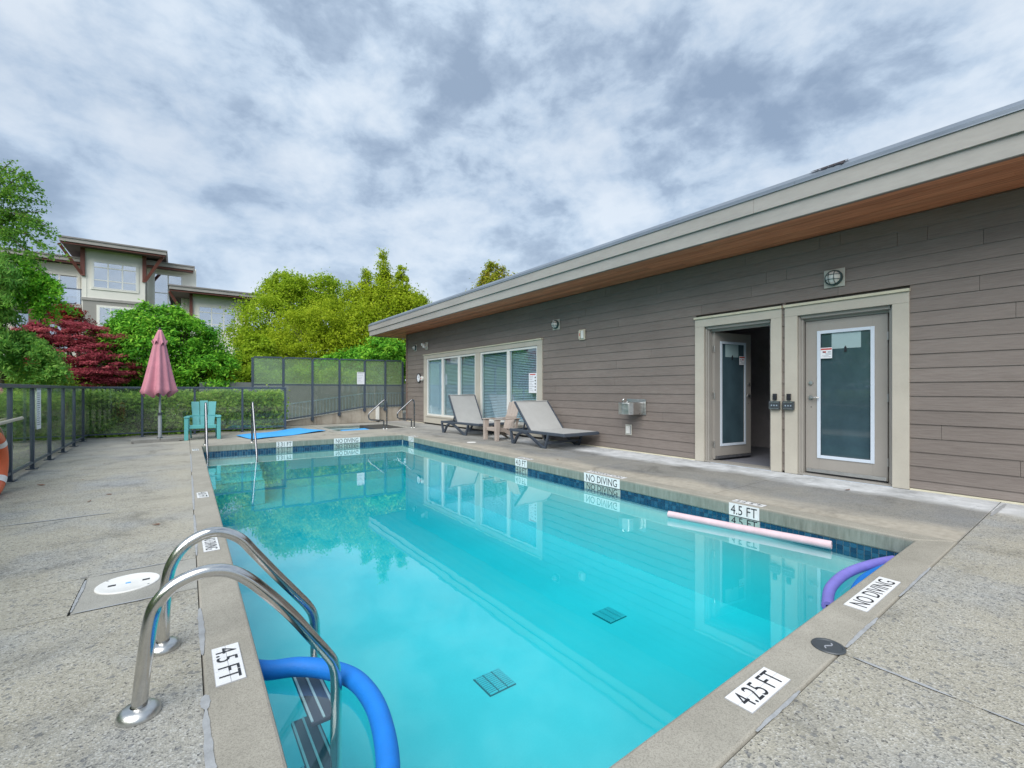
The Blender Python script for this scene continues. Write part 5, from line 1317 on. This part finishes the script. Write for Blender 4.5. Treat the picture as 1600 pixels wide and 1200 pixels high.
# hornbeams / yellow trees
tree('broad_tree', 'broad yellow-green tree at left of the group behind the glass screen', 'tree', foot(420, 27),
     [B(420, 520, 50, 58, 26, 2.0), B(465, 465, 52, 34, 28, 1.8), B(505, 460, 36, 28, 28, 1.3), B(445, 450, 30, 20, 28, 1.2), B(402, 550, 26, 46, 25, 1.1), B(500, 500, 40, 40, 28, 1.4)],
     66000, .12, 'leaf_hornbeam', nclump=560, spread=.17, trunk_r=.2, up=.5)
tree('pale_tree', 'soft pale yellow-green tree in the middle of the group behind the glass screen', 'tree', foot(480, 22),
     [B(470, 535, 40, 52, 22, 1.3), B(505, 505, 34, 36, 22.5, 1.2), B(440, 560, 30, 40, 21.5, 1.1), B(500, 560, 34, 40, 22, 1.1)],
     46000, .10, 'leaf_yellow', nclump=420, spread=.17, trunk_r=.12, up=.3, aspect=2.6)
tree('hornbeam', 'tall yellow-green hornbeam with pointed leaders beside the building roof', 'tree', foot(600, 24),
     [B(598, 436, 7, 40, 24, .35), B(601, 458, 15, 34, 24, .6), B(572, 450, 6, 34, 24, .3), B(628, 446, 7, 34, 24, .35), B(626, 468, 16, 26, 24, .6), B(583, 470, 14, 26, 24, .6), B(548, 480, 16, 34, 24, .8), B(600, 495, 46, 42, 24, 1.5), B(565, 520, 42, 42, 23.5, 1.4), B(635, 490, 26, 36, 24, .9), B(545, 555, 40, 36, 23, 1.3), B(610, 550, 40, 36, 23.5, 1.3), B(655, 478, 12, 18, 24.5, .5)],
     90000, .10, 'leaf_yellow', nclump=760, spread=.24, flat=1., trunk_r=.18, up=.4)
tree('understorey_tree', 'darker green low tree under the building eave beyond the screen', 'tree', foot(610, 20.5),
     [B(600, 555, 34, 26, 20.5, 1.), B(560, 570, 34, 22, 20.5, 1.), B(630, 560, 22, 28, 20.8, .8), B(520, 572, 30, 18, 20.5, .9)], 24000, .11, 'leaf_green', nclump=240, spread=.2, trunk_r=.09)
tree('slender_tree', 'pointed tree tips showing above the building roof', 'tree', foot(770, 30),
     [B(768, 440, 8, 32, 30, .4), B(749, 452, 5, 18, 30, .3), B(785, 440, 6, 22, 30, .3), B(775, 480, 30, 36, 30, 1.4), B(758, 445, 5, 20, 30, .3), B(797, 445, 5, 12, 30, .3), B(776, 436, 4, 22, 30, .25)],
     16000, .13, 'leaf_autumn', nclump=220, spread=.3, flat=1.2, trunk_r=.14)
tree('side_tree', 'bright green low tree between the mound and the glass screen', 'tree', foot(372, 19),
     [B(384, 588, 22, 34, 19, .8), B(402, 565, 22, 40, 20, .9), B(362, 604, 18, 20, 18.5, .7)], 24000, .11, 'leaf_hornbeam', nclump=230, spread=.2, trunk_r=.08)

# left: arching small-leaved tree and drooping cedar
def sprays(tips, root, nleaf, seed, sag=.5, width=.10):
    r_ = np.random.default_rng(seed); C = []; mbs = []
    for tip in tips:
        tip = Vector(tip); rt = Vector(root) + Vector((r_.uniform(-.2, .2), r_.uniform(-.2, .2), r_.uniform(-.6, .6)))
        mid = rt.lerp(tip, .55) + Vector((0, 0, sag * (tip - rt).length * .35))
        pts = spline([rt, mid, tip], 14); mbs.append(pts)
        for k in range(9):
            f = r_.uniform(.35, 1.); p = pts[int(f * (len(pts) - 1))]
            dv = Vector((r_.normal() * .28, r_.normal() * .28, -.10 - .28 * r_.random())) * (1.2 - f * .6)
            sub = [p + dv * u + Vector((0, 0, -.12 * u * u)) for u in np.linspace(0, 1, 10)]
            for q in sub: C.append(q)
        for p in pts[4:]: C.append(p)
    C = np.array([tuple(c) for c in C]); k = max(1, nleaf // len(C))
    P = np.repeat(C, k, 0) + r_.normal(size=(len(C) * k, 3)) * np.array([width, width, width * .55]); return P, mbs
rt = at(-60, 420, 9.5)
tips = [at(84, 357, 9) , at(56, 290, 9), at(72, 330, 9.2), at(68, 384, 9), at(45, 270, 9), at(20, 250, 9.2), at(50, 400, 9), at(80, 370, 9.1), at(30, 262, 9), at(62, 345, 9), at(40, 330, 9.3), at(20, 300, 9), at(25, 370, 9), at(5, 280, 9), at(10, 330, 9), at(60, 315, 9.3), at(-20, 240, 9.2), at(-60, 230, 9)]
P, lines = sprays(tips, rt, 11000, 3, .55, .05)
at_ = empty('arching_tree', at(-60, 900, 9.5) * 1 if 0 else Vector((rt.x, rt.y, G0)), 'small-leaved tree with long arching branches at the top left, against the sky', 'tree')
mb = MB(); limb(mb, [(rt.x, rt.y, G0), (rt.x + .1, rt.y, 2), tuple(rt)], .14, .07)
for l in lines: mb.tube(l, [.028 - .024 * i / (len(l) - 1) for i in range(len(l))], 5)
mb.build('trunk', 'bark', at_, world=True, smooth=60)
put('crown', leaf_mesh('crown', P, .052, 'leaf_arch', .9, None, .4, 1.7), at_, world=True)
def cedar(label, base, tips, root, n, seed, size=.10, width=.09):
    P, lines = sprays(tips, root, n, seed, .25, width)
    t = empty('weeping_cedar', base, label, 'tree')
    mb = MB(); limb(mb, [base, tuple(Vector(base).lerp(Vector(root), .5)), root], .13, .05)
    for l in lines: mb.tube(l, [.025 - .02 * i / (len(l) - 1) for i in range(len(l))], 5)
    mb.build('trunk', 'bark', t, world=True, smooth=60)
    put('crown', leaf_mesh('crown', P, size, 'leaf_cedar', .2, None, 1.6, 4.5), t, world=True)
root = at(-40, 430, 9.2)
tips = [at(x, y, 8.6 + .5 * RNG.random()) for x, y in ((22, 440), (12, 420), (8, 465), (2, 490), (-12, 405), (-4, 520), (6, 540), (-14, 560), (-25, 440), (-20, 480), (0, 570), (12, 500), (18, 425), (-22, 520), (-12, 590), (0, 445), (-45, 420), (-45, 480), (-35, 540), (0, 400), (-10, 430), (-18, 500))]
cedar('drooping blue-green cedar at the left edge above the fence', (root.x, root.y, G0), tips, root, 26000, 8, .09, .05)
root = at(-10, 440, 9.6)
tips = [at(x, y, 9.2) for x, y in ((94, 448), (86, 470), (78, 478), (70, 440), (62, 485), (90, 458), (50, 470), (80, 440), (56, 455), (72, 465))]
P, lines = sprays(tips, root, 11000, 12, .6, .045); 
b1 = empty('broadleaf_tree', (root.x, root.y, G0), 'bright green spreading branch reaching right from the left edge below the arching tree', 'tree')
mb = MB(); limb(mb, [(root.x, root.y, G0), (root.x, root.y + .1, 1.5), tuple(root)], .09, .05)
for l in lines: mb.tube(l, [.02 - .016 * i / (len(l) - 1) for i in range(len(l))], 5)
mb.build('trunk', 'bark', b1, world=True, smooth=60); put('crown', leaf_mesh('crown', P, .06, 'leaf_green', .9, None, .4, 1.9), b1, world=True)
root = at(0, 545, 9.2); tips = [at(x, y, 9.2) for x, y in ((92, 575), (80, 555), (95, 585), (60, 535), (70, 565), (45, 530), (84, 590), (36, 550))]
P, lines = sprays(tips, root, 12000, 13, .5, .05)
b2 = empty('variegated_shrub', (root.x, root.y, G0), 'shrub with long arching pale green sprays low at the left above the fence rail', 'shrub')
mb = MB(); limb(mb, [(root.x, root.y, G0), (root.x, root.y + .1, .8), tuple(root)], .06, .04)
for l in lines: mb.tube(l, [.018 - .014 * i / (len(l) - 1) for i in range(len(l))], 5)
mb.build('trunk', 'bark', b2, world=True, smooth=60); put('crown', leaf_mesh('crown', P, .06, 'leaf_cedar', .9, None, .4, 2.), b2, world=True)
tree('lime_shrub', 'low lime green shrub with orange leaf tips just above the left fence rail', 'shrub', foot(45, 9.6),
     [B(38, 605, 50, 28, 10.2, .5), B(80, 612, 24, 20, 10.6, .4), B(0, 600, 40, 28, 9.8, .5)], 26000, .055, 'leaf_lime', nclump=240, spread=.17, up=.9, aspect=1.9, trunk_r=.05)
# off-frame trees along the left (they show in the glass and the water)
for i, (x, y, z, r_, mt) in enumerate(((-6.4, 7.0, 2.2, 1.6, 'leaf_cedar'), (-6.2, 2.2, 1.9, 1.5, 'leaf_green'), (-6.8, -2.4, 2.0, 1.6, 'leaf_hornbeam'))):
    tree('garden_tree', ['dense cedar beyond the left fence outside the frame', 'leafy tree beyond the left fence outside the frame', 'tall tree beyond the left fence behind the camera'][i], 'tree', (x, y, G0),
         [(x, y, z, r_, r_, r_ * 1.05), (x + .4, y + 1.0, z * .7, r_ * .7, r_ * .8, r_ * .7)], 16000, .13, mt, nclump=170, spread=.2, trunk_r=.15)
# hedges directly beyond the fences
def hedge(label, x0, x1, y0, y1, z1, n, mat='leaf_ivy', seed=1, size=.075, name='hedge', face=(0, -1)):
    """leaf clumps packed towards the side that faces the pool and the top"""
    r_ = np.random.default_rng(seed); t = empty(name, ((x0 + x1) / 2, (y0 + y1) / 2, G0), label, 'hedge')
    k = int(n / 26); u = r_.uniform(0, 1, k); dpt = np.abs(r_.normal(size=k)) * .30; dpt = np.minimum(dpt, 1.)
    if face[1]: X = x0 + (x1 - x0) * u; Y = (y0 + (y1 - y0) * dpt) if face[1] < 0 else (y1 - (y1 - y0) * dpt)
    else: Y = y0 + (y1 - y0) * u; X = (x1 - (x1 - x0) * dpt) if face[0] > 0 else (x0 + (x1 - x0) * dpt)
    Z = G0 + (z1 - G0) * r_.uniform(0, 1, k) ** .85
    Z = Z * (1 - .16 * np.abs(np.sin(X * 2.3 + seed) * np.cos(Y * 1.9))); off = .16 * np.sin(X * 4.1 + Z * 5 + seed) * (face[1] != 0)
    cc = np.stack([X + .16 * np.sin(Y * 3.7 + Z * 4) * (face[0] != 0), Y + off, Z], 1)
    P = (cc[:, None, :] + r_.normal(size=(k, 26, 3)) * np.array([.09, .09, .07])).reshape(-1, 3); P[:, 2] = np.maximum(P[:, 2], G0 + .02)
    O = np.tile(np.array([face[0], face[1], .25]), (len(P), 1)) * 1.1
    mb = MB()
    for _ in range(int((x1 - x0 + y1 - y0) * 2.2)):
        x, y = r_.uniform(x0 + .1, x1 - .1), r_.uniform(y0 + .1, y1 - .1); limb(mb, [(x, y, G0), (x + .05, y + .03, .4), (x + r_.uniform(-.2, .2), y + r_.uniform(-.1, .1), z1 * .9)], .018, .006, 5)
    mb.build('stems', 'bark', t, world=True); put('foliage', leaf_mesh('foliage', P, size, mat, .3, O, .3, 1.7), t, world=True)
hedge('dark ivy covered bank seen through the far glass fence', -1.9, 2.5, 15.1, 16.1, 1.12, 46000, seed=4, size=.085)
hedge('clipped shrubs seen through the left glass fence', -3.2, -2.25, 4.0, 14.4, 1.1, 62000, 'leaf_ivy', 6, .085, face=(1, 0))
hedge('hedge running along the left fence behind the camera', -3.1, -2.2, -7, 3.9, 1.35, 22000, 'leaf_ivy', 9, .10, face=(1, 0))
hedge('low planting beyond the ramp behind the tall screen', .9, 7.2, 19.4, 20.8, 2.1, 50000, 'leaf_hornbeam', 10, .10, 'shrub_border')
hedge('dark shrub row at the foot of the apartment block', -20, 12, 33, 35, 3.2, 42000, 'leaf_green', 15, .24, 'shrub_border')
hedge('dark background shrubs between the garden trees', -12, 14, 26, 27.5, 2.4, 42000, 'leaf_ivy', 16, .20, 'shrub_border')
